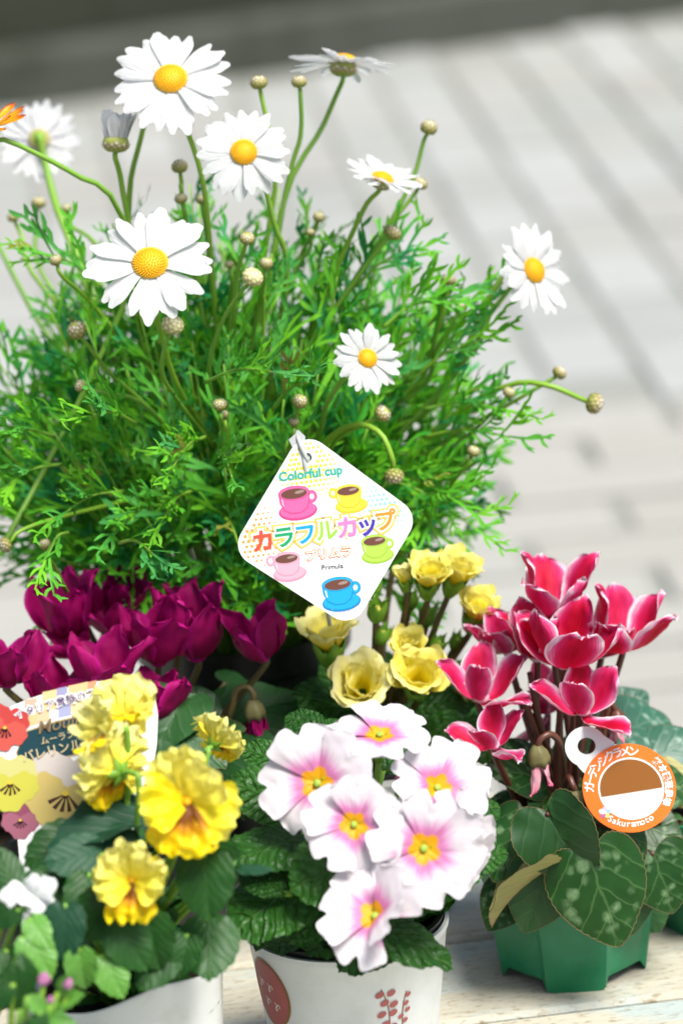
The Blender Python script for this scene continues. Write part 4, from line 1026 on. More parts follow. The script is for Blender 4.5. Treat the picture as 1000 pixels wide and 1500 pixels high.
LW = lambda *a, **k: leaf(wprim, *a, base=SW, mstem=M_stem, **k)
LW((560, 1238), (432, 1292), -.205, -.225, face + UP * .45, PLm[0], 1.15)
LW((500, 1345), (662, 1388), -.205, -.225, face * .7 + UP, PLm[1], .70); LW((600, 1330), (500, 1408), -.19, -.215, face + UP * .6, PLm[0], .9)
LW((480, 1270), (335, 1345), -.19, -.215, face * .8 + UP, PLm[2], 1.1); LW((500, 1300), (420, 1372), -.185, -.20, face + UP * .8, PLm[0], 1.0); LW((460, 1230), (340, 1240), -.18, -.205, face * .7 + UP, PLm[0], 1.0)
LW((450, 1190), (345, 1140), -.16, -.17, face + UP * .5, PLm[1], .95); LW((440, 1130), (360, 1090), -.14, -.14, face + UP * .6, PLm[2], .9)
LW((420, 1310), (350, 1270), -.21, -.20, face + UP * .6, PLm[1], .8)
LW((640, 1190), (735, 1170), -.16, -.15, face + UP * .8, PLm[0], 1.0); LW((650, 1260), (740, 1240), -.18, -.18, face + UP * .7, PLm[1], 1.0)
LW((480, 1080), (420, 1040), -.14, -.13, face + UP * .7, PLm[2], 1.0); LW((560, 1130), (620, 1080), -.14, -.12, face + UP * .5, PLm[1], 1.0); LW((470, 1090), (500, 1050), -.15, -.14, face + UP * .4, PLm[0], 1.0)
rg = random.Random(79)
for k in range(14):
    a = rg.uniform(0, 2 * pi); d = Vector((cos(a), sin(a), 0)); p0 = SW + d * .008 + Vector((0, 0, .004)); p1 = p0 + d * rg.uniform(.036, .05) + Vector((0, 0, rg.uniform(.022, .040)))
    add('leaf', PLm[rg.randrange(3)], wprim, xframe(p0, p1, Vector((0, 0, 1)) - d * .2))

# --- the yellow, cup-flowered one
POT_Y = base_at(548, .075, .09)
yprim = thing('yellow_primula_plant', POT_Y, 'primula with ruffled yellow cup flowers behind the pink and white one', 'potted plant')
SY = white_pot(yprim, POT_Y, 6)
def cup_petals(seed0, n=6, inner=False):
    out = []
    for k in range(n):
        rg = random.Random(seed0 + k); o_ = rg.uniform(-8, 8)
        out.append(petal(1.0, [(0, .10), (.2, .20), (.5, .46), (.8, .60), (1, .56)], [(0, 40), (.25, 76 + o_), (.6, 62 + o_), (1, (70 if inner else rg.uniform(10, 40)))], cup=rg.uniform(.30, .48), rnd=.14, notch=.06, nw=.2, ruf=(.045, rg.uniform(1.8, 2.8), 0), r0=.12, nu=14, nv=14, seed=seed0 + k, crum=.08))
    return out
yp_o, yp_i = cup_petals(500), cup_petals(520, 6, True)
for m_ in yp_o + yp_i: m_.materials.append(M_yprim)
me_ycal = lathe([(.05, -.62), (.14, -.58), (.26, -.40), (.36, -.10), (.44, .16), (.42, .24), (.36, .1)], 40, lambda r, z, a, i: (r * (1 + .10 * cos(5 * a)), z + (.20 * cos(5 * a) if i in (4, 5) else 0))); me_ycal.materials.append(M_gcalyx)
def cupflower(px, py, Y, R, n, spin, seed, tone=0.0, openness=0, size=1.0, inner=True):
    rg = random.Random(seed); p = at(px, py, Y); s = mpp(p) * R * 1.42; Fm = frame(p, n, spin); z_ = Fm.to_3x3() @ Vector((0, 0, 1)); Fm = frame(p - z_ * s * .55, n, spin); fl = add('flower', None, yprim, Fm)
    for k in range(5):
        o = add('petal', rg.choice(yp_o), fl, Fm @ Matrix.Rotation(2*pi*k/5 + rg.uniform(-.1, .1), 4, 'Z') @ Matrix.Rotation(radians(openness + rg.uniform(-6, 8)), 4, 'Y') @ Matrix.Diagonal((s, s * 1.05, s * rg.uniform(.92, 1.06), 1))); o['tone'] = min(1, max(0, tone + rg.uniform(-.1, .2)))
    if inner:
        for k in range(5):
            o = add('petal', rg.choice(yp_i), fl, Fm @ Matrix.Rotation(2*pi*(k+.5)/5 + rg.uniform(-.1, .1), 4, 'Z') @ Matrix.Rotation(radians(openness - 8 + rg.uniform(-6, 6)), 4, 'Y') @ Matrix.Diagonal((s * .8, s * .8, s * .85, 1))); o['tone'] = max(0, tone - .4)
    add('calyx', me_ycal, fl, Fm @ Matrix.Scale(s * .92, 4))
    p0 = p - z_ * s * 1.05
    add('stem', tube([p0, p0 - z_ * s * .4, p0.lerp(SY, .6), SY], .0015, .0019, 12, 7), fl, Matrix(), M_olive)
cupflower(478, 922, .03, 44, cv(-.12, .86, .5), .3, 61, .75, 6)
cupflower(528, 1000, .02, 45, cv(-.08, .45, .9), .8, 62, .8, 4)
cupflower(612, 988, .02, 42, cv(.02, .55, .85), .2, 63, .2, 4)
cupflower(598, 944, .035, 29, cv(-.05, .7, .7), .5, 64, .0, -4)
cupflower(628, 838, .035, 34, cv(.05, .75, .65), .1, 65, .1, 0)
cupflower(672, 832, .045, 34, cv(.30, .80, .5), .9, 66, .15, 0)
cupflower(700, 888, .045, 33, cv(.25, .75, .6), .4, 67, .1, 2)
cupflower(592, 842, .04, 20, cv(-.1, .95, .3), .4, 68, .7, -14, inner=False)
cupflower(680, 1015, .06, 24, cv(.5, .6, .5), .4, 69, .3, -8)
me_sep = petal(1.0, [(0, .14), (.3, .24), (.6, .22), (.9, .08), (1, .02)], [(0, 35), (.3, 80), (1, 98)], cup=.45, r0=.08, nu=10, nv=6); me_sep.materials.append(M_gcalyx)
me_ybud = petal(.8, [(0, .2), (.4, .3), (1, .1)], [(0, 50), (.4, 88), (1, 120)], cup=.5, r0=.05, nu=8, nv=6); me_ybud.materials.append(M_yprim)
def greenbud(px, py, Y, L, n):
    p = at(px, py, Y); l = L * mpp(p); z_ = Vector(n); Fm = frame(p - z_ * l * .4, n, px); b_ = add('bud', None, yprim, Fm)
    for k in range(5): add('sepal', me_sep, b_, Fm @ Matrix.Rotation(2*pi*k/5, 4, 'Z') @ Matrix.Rotation(radians(4 + 3 * (k % 3)), 4, 'Y') @ Matrix.Scale(l, 4))
    for k in range(3): add('petal', me_ybud, b_, Fm @ Matrix.Rotation(2*pi*k/3, 4, 'Z') @ Matrix.Scale(l * .8, 4))
    add('stem', tube([p - z_ * l * .4, (p - z_ * l).lerp(SY, .3), SY], .0015, .0018, 10, 6), b_, Matrix(), M_olive)
for a in [(552, 895, .03, 50, cv(.1, .8, .5)), (626, 900, .06, 46, cv(.1, .95, .2)), (560, 930, .035, 40, cv(.3, .9, .3)), (640, 945, .05, 40, cv(.6, .7, .3)), (668, 940, .06, 36, cv(.3, .8, .3)), (545, 860, .06, 46, cv(-.2, .9, .3)), (580, 815, .09, 42, cv(.3, .9, .1)), (600, 880, .06, 40, cv(.1, .9, .3))]: greenbud(*a)
LY = lambda *a, **k: leaf(yprim, *a, base=SY, mstem=M_stem, **k)
LY((560, 1060), (450, 1000), .05, .03, face + UP, PLm[0], .9); LY((580, 1060), (690, 1010), .05, .05, face + UP, PLm[1], .9); LY((600, 1060), (720, 1080), .04, .0, face + UP, PLm[2], .9)
LY((540, 1050), (480, 960), .06, .07, face + UP * .7, PLm[1], .9); LY((540, 1080), (440, 1060), .04, .0, face + UP, PLm[0], .9); LY((620, 1040), (680, 960), .07, .09, face + UP * .7, PLm[2], .8); LY((560, 1040), (560, 940), .07, .1, face + UP * .5, PLm[0], .8)
rg = random.Random(80)
for k in range(12):
    a = 2 * pi * k / 12; d = Vector((cos(a), sin(a), 0)); p0 = SY + d * .008 + Vector((0, 0, .004)); p1 = p0 + d * rg.uniform(.04, .055) + Vector((0, 0, rg.uniform(.024, .04)))
    add('leaf', PLm[rg.randrange(3)], yprim, xframe(p0, p1, Vector((0, 0, 1)) - d * .2))

# ------------------------------------------------------------------ the yellow pansy in the ribbed white pot
POT_P = base_at(176, -.202, .095); HP = .103
pans = thing('yellow_pansy_plant', POT_P, 'frilly yellow pansies in a ribbed white pot at the lower left', 'potted plant')
prof = [(0, 0), (.036, 0), (.038, .002)]
nrow = 44
for i in range(nrow + 1):
    h = .004 + (HP - .004) * i / nrow; r = .0385 + .0090 * (h / HP); r += (.00028 if i % 2 else -.00028) if h > .062 else 0; prof.append((r, h))
prof += [(.0470, HP + .0008), (.0458, HP), (.0452, HP - .02)]
def wavy(r, z, a, i):
    k = max(0, (z - .05) / (HP - .05)); aa = a - atan2(CAM.y - POT_P.y, CAM.x - POT_P.x)
    return r * (1 + .035 * k * cos(2 * aa + 1.0)), z + k * .0045 * sin(2 * aa + .5) + k * .0015 * sin(5 * aa)
PP = Matrix.Translation(POT_P)
pot_p = add('pot', lathe(prof, 96, wavy), pans, PP, M_wband)
add('soil', soil_mesh(.045, HP - .018, 7), pans, PP, M_soil)
fr = []
a0 = atan2(CAM.y - POT_P.y, CAM.x - POT_P.x)
def rail(d0, d1, h0, h1, t=.0007):
    V = []; F = []; n = 8
    for i in range(n + 1):
        a = a0 + radians(d0 + (d1 - d0) * i / n)
        for (h, o) in ((h0, 0), (h0, t), (h1, t), (h1, 0)):
            r = .0385 + .0090 * (h / HP) + o - .0001; V.append((r * cos(a), r * sin(a), h))
    for i in range(n):
        for j in range(3): F.append((i*4+j, i*4+j+1, i*4+j+5, i*4+j+4))
    return V, F
for (d0, d1, h0, h1) in [(-8, 46, .055, .0575), (-8, -5.5, .02, .055), (43.5, 46, .02, .055)]:
    V, F = rail(d0, d1, h0, h1); add('moulded_frame', mesh('moulded_frame', V, F, None, False), pot_p, PP, M_wband)
SP = POT_P + Vector((0, 0, HP - .018))
def pan_petals(seed0, W_, n=4, ruf=.07):
    out = []
    for k in range(n):
        rg = random.Random(seed0 + k)
        out.append(petal(1.0, [(0, .07), (.25, W_ * .50), (.55, W_ * .92), (.8, W_), (1, W_ * .85)], [(0, 30), (.3, rg.uniform(8, 20)), (.7, rg.uniform(-8, 14)), (1, rg.uniform(-35, 30))], cup=rg.uniform(-.2, .25), rnd=rg.uniform(.16, .26), notch=rg.uniform(0, .06), ruf=(ruf, rg.uniform(2.2, 3.8), 0), nu=20, nv=26, seed=seed0 + k, rufu=1.5, teeth=(.05, 4.5), crum=.20))
    return out
pan_u = pan_petals(600, .58, 8, .13); pan_l = pan_petals(620, .56, 4, .09)
for m_ in pan_u: m_.materials.append(M_pansy)
for m_ in pan_l: m_.materials.append(M_blotch)
pan_side = with_mat(pan_u, M_blotch)
def pansy(px, py, Y, R, n, spin, seed, tilts, tone=0.0, label=None):
    """petals: two upper, two at the sides, one broad lower lip; tilts lift each petal towards the flower's front"""
    rg = random.Random(seed); p = at(px, py, Y); s = mpp(p) * R; Fm = frame(p, n, spin); fl = add('flower', None, pans, Fm)
    if label: fl['label'] = label
    spec = [(60, pan_u, 0, 1.0), (120, pan_u, 0, 1.0), (-10, pan_u, 1, .90), (190, pan_u, 1, .90), (270, pan_l, 2, .95)]
    for (deg, pool, lay, ls), t in zip(spec, tilts):
        l = s * ls * rg.uniform(.94, 1.08)
        o = add('petal', rg.choice(pool), fl, Fm @ Matrix.Rotation(radians(deg) + rg.uniform(-.1, .1), 4, 'Z') @ Matrix.Translation((0, 0, s * .035 * lay)) @ Matrix.Rotation(-radians(t), 4, 'Y') @ Matrix.Diagonal((l, l * rg.uniform(.95, 1.12), l, 1)))
        o['tone'] = min(1, max(0, tone + (.55 if lay == 0 else .05) + rg.uniform(-.1, .1)))
    e = lathe([(0, .05), (.04, .04), (.055, 0), (.04, -.05), (0, -.06)], 12); add('eye', e, fl, Fm @ Matrix.Translation((0, 0, s * .10)) @ Matrix.Scale(s * 1.4, 4), M_disc)
    for k in range(5): add('sepal', me_sep, fl, Fm @ Matrix.Rotation(2*pi*k/5, 4, 'Z') @ Matrix.Translation((0, 0, -s*.03)) @ Matrix.Rotation(radians(62), 4, 'Y') @ Matrix.Scale(s * .38, 4))
    zb = Fm.to_3x3() @ Vector((0, 0, 1)); p0 = p - zb * s * .06; up = Vector((0, 0, 1))
    add('stem', tube([p0, p0 - zb * s * .28 + up * s * .08, p0 - zb * s * .42 - up * s * .25, p0.lerp(SP, .6) - zb * s * .2, SP], .0012, .0015, 18, 7), fl, Matrix(), M_stem)
    return fl
pansy(184, 1052, -.19, 70, cv(-.25, .55, .8), .1, 71, (10, 5, 15, 20, 40), .5)
pansy(163, 1070, -.215, 58, cv(-.75, .25, .5), .4, 75, (30, 20, 30, 10, 30), .5)
pansy(176, 1132, -.22, 76, cv(-.72, .18, -.62), -.2, 72, (5, 0, 8, -4, 10), .5, 'crumpled pansy turned away, green sepals showing')
pansy(274, 1176, -.255, 86, cv(.05, .30, 1), -.12, 73, (34, 14, -12, 6, -12), 0, 'largest pansy, facing the viewer with a brown blotch')
pansy(194, 1290, -.27, 68, cv(-.05, .28, 1), .06, 74, (44, 36, 18, 12, -4), .25, 'lower pansy with a curled top and dark blotches')
pansy(312, 1092, -.17, 52, cv(.45, .55, -.55), .4, 76, (20, 10, 15, 20, 10), .35, 'pansy seen from behind at the upper right')
VL = [(0, 0), (-.03, .06), (-.04, .20), (.08, .36), (.30, .43), (.55, .40), (.78, .28), (.93, .13), (1, 0)]
vl_mesh = [leaf_mesh(VL, 56, 9, .035, zf=heartz(.14, .25, -.3), wavy=.016, seed=11), leaf_mesh(VL, 56, 8, .035, zf=heartz(.35, .4), wavy=.018, seed=12), leaf_mesh(VL, 56, 10, .03, zf=heartz(.05, .12, -.5), wavy=.015, seed=13)]
VG, VB, VF = with_mat(vl_mesh, M_vleaf), with_mat(vl_mesh, M_vblue), with_mat(vl_mesh, M_light)
LP = lambda *a, **k: leaf(pans, *a, base=SP, mstem=M_stem, **k)
LP((225, 1205), (72, 1222), -.215, -.235, UP + face * .5, VB[1], .75); LP((150, 1250), (72, 1262), -.24, -.25, face + UP * .4, VB[0], 1.0)
LP((300, 1250), (302, 1345), -.255, -.27, face + RT * -.2 + UP * .2, VG[0], 1.05); LP((306, 1345), (306, 1432), -.245, -.268, face + UP * .15, VG[2], 1.05)
LP((95, 1325), (92, 1408), -.28, -.29, face + UP * .2, VB[0], .9); LP((165, 1345), (215, 1420), -.27, -.28, face + UP * .4, VG[0], .9)
LP((215, 1340), (232, 1420), -.265, -.275, face + UP * .3, VG[1], 1.0); LP((150, 1400), (180, 1460), -.275, -.285, face + UP * .3, VF[0], .9)
LP((250, 1380), (205, 1448), -.26, -.275, face + UP * .5, VG[2], .9); LP((130, 1280), (110, 1345), -.25, -.265, face + UP * .3, VG[0], .9); LP((255, 1240), (215, 1195), -.24, -.235, face + UP * .5, VB[0], .9)
LP((205, 1230), (140, 1290), -.235, -.245, face + UP * .3, VB[0], .9); LP((300, 1230), (345, 1300), -.235, -.24, face + UP * .4, VG[1], .9); LP((160, 1310), (115, 1380), -.27, -.275, face + UP * .4, VG[1], .9)
LP((350, 1270), (400, 1272), -.235, -.24, UP + face * .6, VB[2], .6); LP((300, 1300), (340, 1240), -.24, -.235, face + UP * .3, VF[1], .8); LP((330, 1270), (300, 1210), -.235, -.23, face + UP * .3, VG[0], .8)
LP((115, 1390), (125, 1450), -.285, -.29, face + UP * .4, VF[1], .9); LP((60, 1380), (20, 1440), -.27, -.28, face + UP * .4, VG[0], .9); LP((275, 1370), (262, 1428), -.26, -.27, face + UP * .2, VG[1], 1.0)
LP((120, 1225), (38, 1262), -.222, -.232, face + UP * .4, VG[0], 1.0); LP((125, 1270), (48, 1300), -.235, -.245, face + UP * .5, VG[2], 1.0); LP((70, 1290), (10, 1330), -.25, -.26, face + UP * .4, VG[0], .9)
rg = random.Random(81)
for k in range(64):
    a = rg.uniform(0, 2 * pi); d = Vector((cos(a), sin(a), 0)); h = rg.uniform(.0, .055); p0 = SP + d * rg.uniform(.004, .028) + Vector((0, 0, .012 + h)); p1 = p0 + d * rg.uniform(.013, .022) + Vector((0, 0, rg.uniform(-.012, .01)))
    o = add('leaf', rg.choice((VG, VG, VB))[rg.randrange(3)], pans, xframe(p0, p1, Vector((0, 0, 1)) + d * rg.uniform(.0, .9))); add('leaf_stalk', tube([p0, SP + d * .006], .0009, .0012, 5, 5), o, Matrix(), M_stem)

# ------------------------------------------------------------------ little white-flowered plant at the left edge
POT_V = base_at(-64, -.262, .05)
vio = thing('white_flowered_plant', POT_V, 'small plant with one white bloom at the left edge', 'potted plant')
me_bp = sharp(lathe([(0, 0), (.024, 0), (.026, .002), (.032, .056), (.034, .057), (.0345, .064), (.032, .064), (.031, .056)], 40)); me_bp.materials.append(M_bpot)
add('pot', me_bp, vio, Matrix.Translation(POT_V)); add('soil', soil_mesh(.0312, .056, 8), vio, Matrix.Translation(POT_V), M_soil)
SV = POT_V + Vector((0, 0, .056))
vp = [petal(1.0, [(0, .1), (.35, .34), (.7, .46), (1, .30)], [(0, 30), (.4, 10), (1, -25)], cup=-.3, rnd=.25, ruf=(.03, 1.5, 0), nu=12, nv=10, seed=k) for k in (1, 2)]
for m_ in vp: m_.materials.append(M_whitepet)
p = at(50, 1312, -.275); s = mpp(p) * 46; Fm = frame(p, cv(-.1, .45, .9), .2); fl = add('flower', None, vio, Fm)
for k, (d, t, l) in enumerate([(10, 25, 1.0), (70, 40, .8), (172, 5, 1.15), (215, 30, .7), (280, -10, .75), (330, -15, .75)]): add('petal', vp[k % 2], fl, Fm @ Matrix.Rotation(radians(d), 4, 'Z') @ Matrix.Rotation(-radians(t), 4, 'Y') @ Matrix.Scale(s * l, 4))
add('stem', tube([p, at(46, 1350, -.275), at(20, 1420, -.27), SV], .0011, .0014, 12, 6), fl, Matrix(), M_stem)
LV = lambda *a, **k: leaf(vio, *a, base=SV, mstem=M_stem, **k)
LV((30, 1330), (-20, 1350), -.28, -.28, face + UP * .4, VG[0], .9); LV((40, 1370), (75, 1430), -.29, -.30, face + UP * .3, VF[0], .9); LV((20, 1300), (-10, 1240), -.27, -.26, face + UP * .4, VG[2], .9); LV((10, 1390), (30, 1450), -.28, -.29, face + UP * .3, VG[1], .9); LV((0, 1400), (-40, 1440), -.28, -.29, face + UP * .3, VG[1], .9)
LV((45, 1345), (70, 1385), -.285, -.295, face + UP * .3, VF[0], .9)

# ------------------------------------------------------------------ plant with pink buds in the lower left corner
POT_B = base_at(20, -.335, .02)
pkb = thing('pink_budded_plant', POT_B, 'blurred foreground plant with pink buds in the lower left corner', 'potted plant')
add('pot', me_bp, pkb, Matrix.Translation(POT_B)); add('soil', soil_mesh(.0312, .056, 9), pkb, Matrix.Translation(POT_B), M_soil)
SB = POT_B + Vector((0, 0, .056))
SERR = [(0, 0), (.02, .06), (.12, .20), (.32, .32), (.55, .30), (.78, .18), (.93, .07), (1, 0)]
sl_mesh = [leaf_mesh(SERR, 56, 7, .05, zf=heartz(.15, .2), wavy=.012, seed=21), leaf_mesh(SERR, 56, 6, .05, zf=heartz(.3, .35), wavy=.015, seed=22)]
SF, SG2 = with_mat(sl_mesh, M_light), with_mat(sl_mesh, M_vleaf)
LB = lambda *a, **k: leaf(pkb, *a, base=SB, mstem=M_stem, **k)
LB((30, 1480), (20, 1415), -.33, -.33, face + UP * .3, SG2[0], 1.2); LB((80, 1470), (120, 1455), -.335, -.34, face + UP * .5, SF[0], .9); LB((60, 1480), (55, 1520), -.34, -.345, face + UP * .5, SG2[0], 1.1)
LB((70, 1490), (108, 1500), -.34, -.345, face + UP * .5, SF[1], .9); LB((85, 1455), (110, 1430), -.335, -.34, face + UP * .5, SF[0], .9); LB((20, 1440), (-15, 1480), -.33, -.335, face + UP * .5, SG2[1], 1.0); LB((40, 1460), (75, 1485), -.34, -.34, face + UP * .3, SF[0], .9)
LB((55, 1500), (20, 1530), -.34, -.345, face + UP * .5, SG2[0], 1.1); LB((90, 1490), (110, 1530), -.34, -.345, face + UP * .5, SF[0], 1.0); LB((45, 1450), (30, 1395), -.325, -.32, face + UP * .4, SG2[1], .9)
me_bb = petal(1.0, [(0, .2), (.35, .42), (.7, .42), (1, .18)], [(0, 20), (.35, 80), (.7, 110), (1, 150)], cup=.35, r0=.05, nu=10, nv=8); me_bb.materials.append(M_pinkbud)
for (x, y, L) in [(64, 1436, 22), (101, 1442, 19), (74, 1462, 13), (86, 1488, 14), (58, 1458, 11)]:
    p = at(x, y + 8, -.338); l = mpp(p) * L; Fm = frame(p, cv(.1, .9, .3), x); b_ = add('bud', None, pkb, Fm)
    for k in range(5): add('petal', me_bb, b_, Fm @ Matrix.Rotation(2*pi*k/5, 4, 'Z') @ Matrix.Diagonal((l, l, l * 1.2, 1)))
    for k in range(5): add('sepal', me_sep, b_, Fm @ Matrix.Rotation(2*pi*k/5 + .6, 4, 'Z') @ Matrix.Rotation(radians(10), 4, 'Y') @ Matrix.Scale(l * .9, 4))
    add('stem', tube([p, p.lerp(SB, .4), SB], .001, .0013, 8, 6), b_, Matrix(), M_stem)

# ------------------------------------------------------------------ orange daisy at the left edge
POT_O = base_at(-92, .0, .08)
ora = thing('orange_daisy_plant', POT_O, 'plant in a black pot whose orange flower shows at the left edge', 'potted plant')
add('pot', sharp(lathe([(0, 0), (.034, 0), (.036, .003), (.043, .078), (.0455, .079), (.046, .09), (.043, .09), (.042, .08)], 48)), ora, Matrix.Translation(POT_O), M_bpot)
add('soil', soil_mesh(.0425, .081, 10), ora, Matrix.Translation(POT_O), M_soil)
opet = [petal(1.0, [(0, .06), (.3, .11), (.65, .15), (.9, .10), (1, .03)], [(0, 20), (.5, 8), (1, 20)], cup=.3, rnd=.05, twist=.2 * k, ridge=.012, nu=12, nv=8, seed=k) for k in range(3)]
for m_ in opet: m_.materials.append(M_orange)
me_od = disc_mesh(1.0, .5); me_od.materials.append(material('orange_disc', (.30, .12, .02), .6))
so_ = POT_O + Vector((0, 0, .081)); sxy = proj(so_)
daisy(-24, 190, .06, 74, cv(-.15, .92, .35), [(4, 204, .06), (60, 228, .065), (115, 258, .07), (165, 292, .08), (190, 420, .12), (60, 700, .1), (-40, 900, .03), (sxy[0], sxy[1], .0)], 20, 0, 8, .22, seed=10, parent=ora, mats=(opet, me_od))
for k in range(10):
    a = 2 * pi * k / 10; d = Vector((cos(a), sin(a), 0)); p0 = so_ + d * .01; p1 = so_ + d * .045 + Vector((0, 0, .035)); add('leaf', VG[k % 3], ora, xframe(p0, p1, Vector((0, 0, 1))) @ Matrix.Diagonal((1, .5, 1, 1)))

# ------------------------------------------------------------------ printed labels: flat card with print laid on it
M_card = material('label_card', (.74, .74, .735), .4, .05, .3)
PM_ = {}
def ink(c, rough=.4):
    k = tuple(c)
    if k not in PM_: PM_[k] = material('ink_%d' % len(PM_), tuple(.72 * q ** 1.15 for q in c) if min(c) < .78 else (.72, .72, .715), rough, 0, .25)
    return PM_[k]
def curve_mesh(loops, extrude=0.0):
    cu = bpy.data.curves.new('c', 'CURVE'); cu.dimensions = '2D'; cu.fill_mode = 'BOTH'; cu.extrude = extrude
    for lp in loops:
        s = cu.splines.new('POLY'); s.points.add(len(lp) - 1); s.use_cyclic_u = True
        for q, pt in zip(s.points, lp): q.co = (pt[0], pt[1], 0, 1)
    o = bpy.data.objects.new('c', cu); me = bpy.data.meshes.new_from_object(o)
    bpy.data.objects.remove(o); bpy.data.curves.remove(cu); return me
def text_mesh(body, size, offset=0.0, shear=0.0):
    cu = bpy.data.curves.new('t', 'FONT'); cu.body = body; cu.size = size; cu.offset = offset; cu.align_x = 'CENTER'; cu.align_y = 'CENTER'; cu.shear = shear; cu.resolution_u = 4
    o = bpy.data.objects.new('t', cu); COL.objects.link(o); bpy.context.view_layer.update()
    me = bpy.data.meshes.new_from_object(o.evaluated_get(bpy.context.evaluated_depsgraph_get()))
    bpy.data.objects.remove(o); bpy.data.curves.remove(cu); return me
class Card:
    """a label whose drawing is given in picture pixels around (cx, cy), as real metres on a tilted plane"""
    def __init__(s, name, cx, cy, Y, label, tilt=(0, 0), k=1.0, ox=0, oy=0):
        s.p = at(cx, cy, Y); s.m = mpp(s.p) * k; s.ox, s.oy = ox, oy; s.lay = 1
        z = cv(tilt[0], tilt[1], 1); s.M = frame(s.p, z)
        s.t = tag(add(name, None, None, s.M), label, 'plant label')
    def c(s, x, y): return ((x - s.ox) * s.m, -(y - s.oy) * s.m)
    def z(s): s.lay += 1; return .00028 + .000012 * s.lay
    def lev(s, k): s.lay = k
    def card(s, loops, mat=None, name='card', zz=0, th=.00025): return add(name, curve_mesh([[s.c(*q) for q in l] for l in loops], th), s.t, s.M @ Matrix.Translation((0, 0, zz)), mat or M_card)
    def flat(s, polys, col, name='print', parent=None):
        V = []; F = []
        for pl in polys:
            b = len(V); V += [s.c(*q) + (0,) for q in pl]; F.append(tuple(range(b, b + len(pl))))
        return add(name, mesh('print', V, F, None, False), parent or s.t, s.M @ Matrix.Translation((0, 0, s.z())), col if isinstance(col, bpy.types.Material) else ink(col))
    def text(s, body, x, y, size, ang, col, off=0.0, name='lettering', shear=0.0, sx=1.0):
        me = text_mesh(body, size * s.m, off * size * s.m, shear); q = s.c(x, y)
        return add(name, me, s.t, s.M @ Matrix.Translation((q[0], q[1], s.z())) @ Matrix.Rotation(radians(ang), 4, 'Z') @ Matrix.Diagonal((sx, 1, 1, 1)), ink(col))
def rounded(corners, r, n=10):
    out = []; m_ = len(corners)
    for i in range(m_):
        a, b, c = Vector(corners[i-1]), Vector(corners[i]), Vector(corners[(i+1) % m_]); u, v = (a-b).normalized(), (c-b).normalized(); h = u.angle(v) / 2; d = r / math.tan(h)
        o = b + (u + v).normalized() * r / sin(h); p0, p1 = b + u * d - o, b + v * d - o; a0_ = atan2(p0.y, p0.x); da = (atan2(p1.y, p1.x) - a0_ + pi) % (2*pi) - pi
        for k in range(n + 1): t = a0_ + da * k / n; out.append((o.x + r*cos(t), o.y + r*sin(t)))
    return out
def el(cx, cy, rx, ry, rot=0, n=30, a0=0, a1=360): 
    r_ = radians(rot); return [(cx + rx*cos(t)*cos(r_) - ry*sin(t)*sin(r_), cy + rx*cos(t)*sin(r_) + ry*sin(t)*cos(r_)) for t in [radians(a0 + (a1 - a0) * k / n) for k in range(n + (0 if a1 - a0 == 360 else 1))]]

# --- the diamond label with the cups (drawn in units of .28 picture pixels)
D = Card('diamond_plant_label', 474, 776, -.012, 'white diamond label printed with coloured coffee cups and Japanese lettering', (.04, .10), .28, 478, 557)
corn = [(371.6, 29.5), (979.5, 481), (624.8, 1077.8), (-8, 668)]
D.card([rounded(corn, 112), el(395, 176, 23, 24)])
def halftone(card, cx, cy, rx, ry, step, rmax, col, ang=8, n=0):
    P = []; c_, s_ = cos(radians(ang)), sin(radians(ang))
    inside = rounded(corn, 112)
    def ins(x, y):
        r = False
        for i in range(len(inside)):
            (x0, y0), (x1, y1) = inside[i-1], inside[i]
            if (y0 > y) != (y1 > y) and x < (x1-x0)*(y-y0)/(y1-y0)+x0: r = not r
        return r
    k = int(max(rx, ry) / step) + 1
    for i in range(-k, k + 1):
        for j in range(-k, k + 1):
            x, y = i * step + (step / 2 if j % 2 else 0), j * step; f = 1 - sqrt((x / rx) ** 2 + (y / ry) ** 2)
            X, Y_ = cx + x * c_ + y * s_, cy - x * s_ + y * c_
            if f > .06 and all(ins(X + dx, Y_ + dy) for dx in (-14, 14) for dy in (-14, 14)) and (X - 395) ** 2 + (Y_ - 176) ** 2 > 45 ** 2: P.append(el(X, Y_, rmax * f ** .5, rmax * f ** .5, 0, 10))
    card.flat(P, col, 'halftone_dots')
halftone(D, 390, 230, 200, 190, 25, 12.5, (.86, .74, .06)); halftone(D, 95, 590, 190, 230, 27, 11, (.84, .42, .10)); halftone(D, 800, 420, 170, 190, 25, 9, (.28, .72, .66)); halftone(D, 600, 1010, 190, 150, 24, 6, (.84, .58, .74))
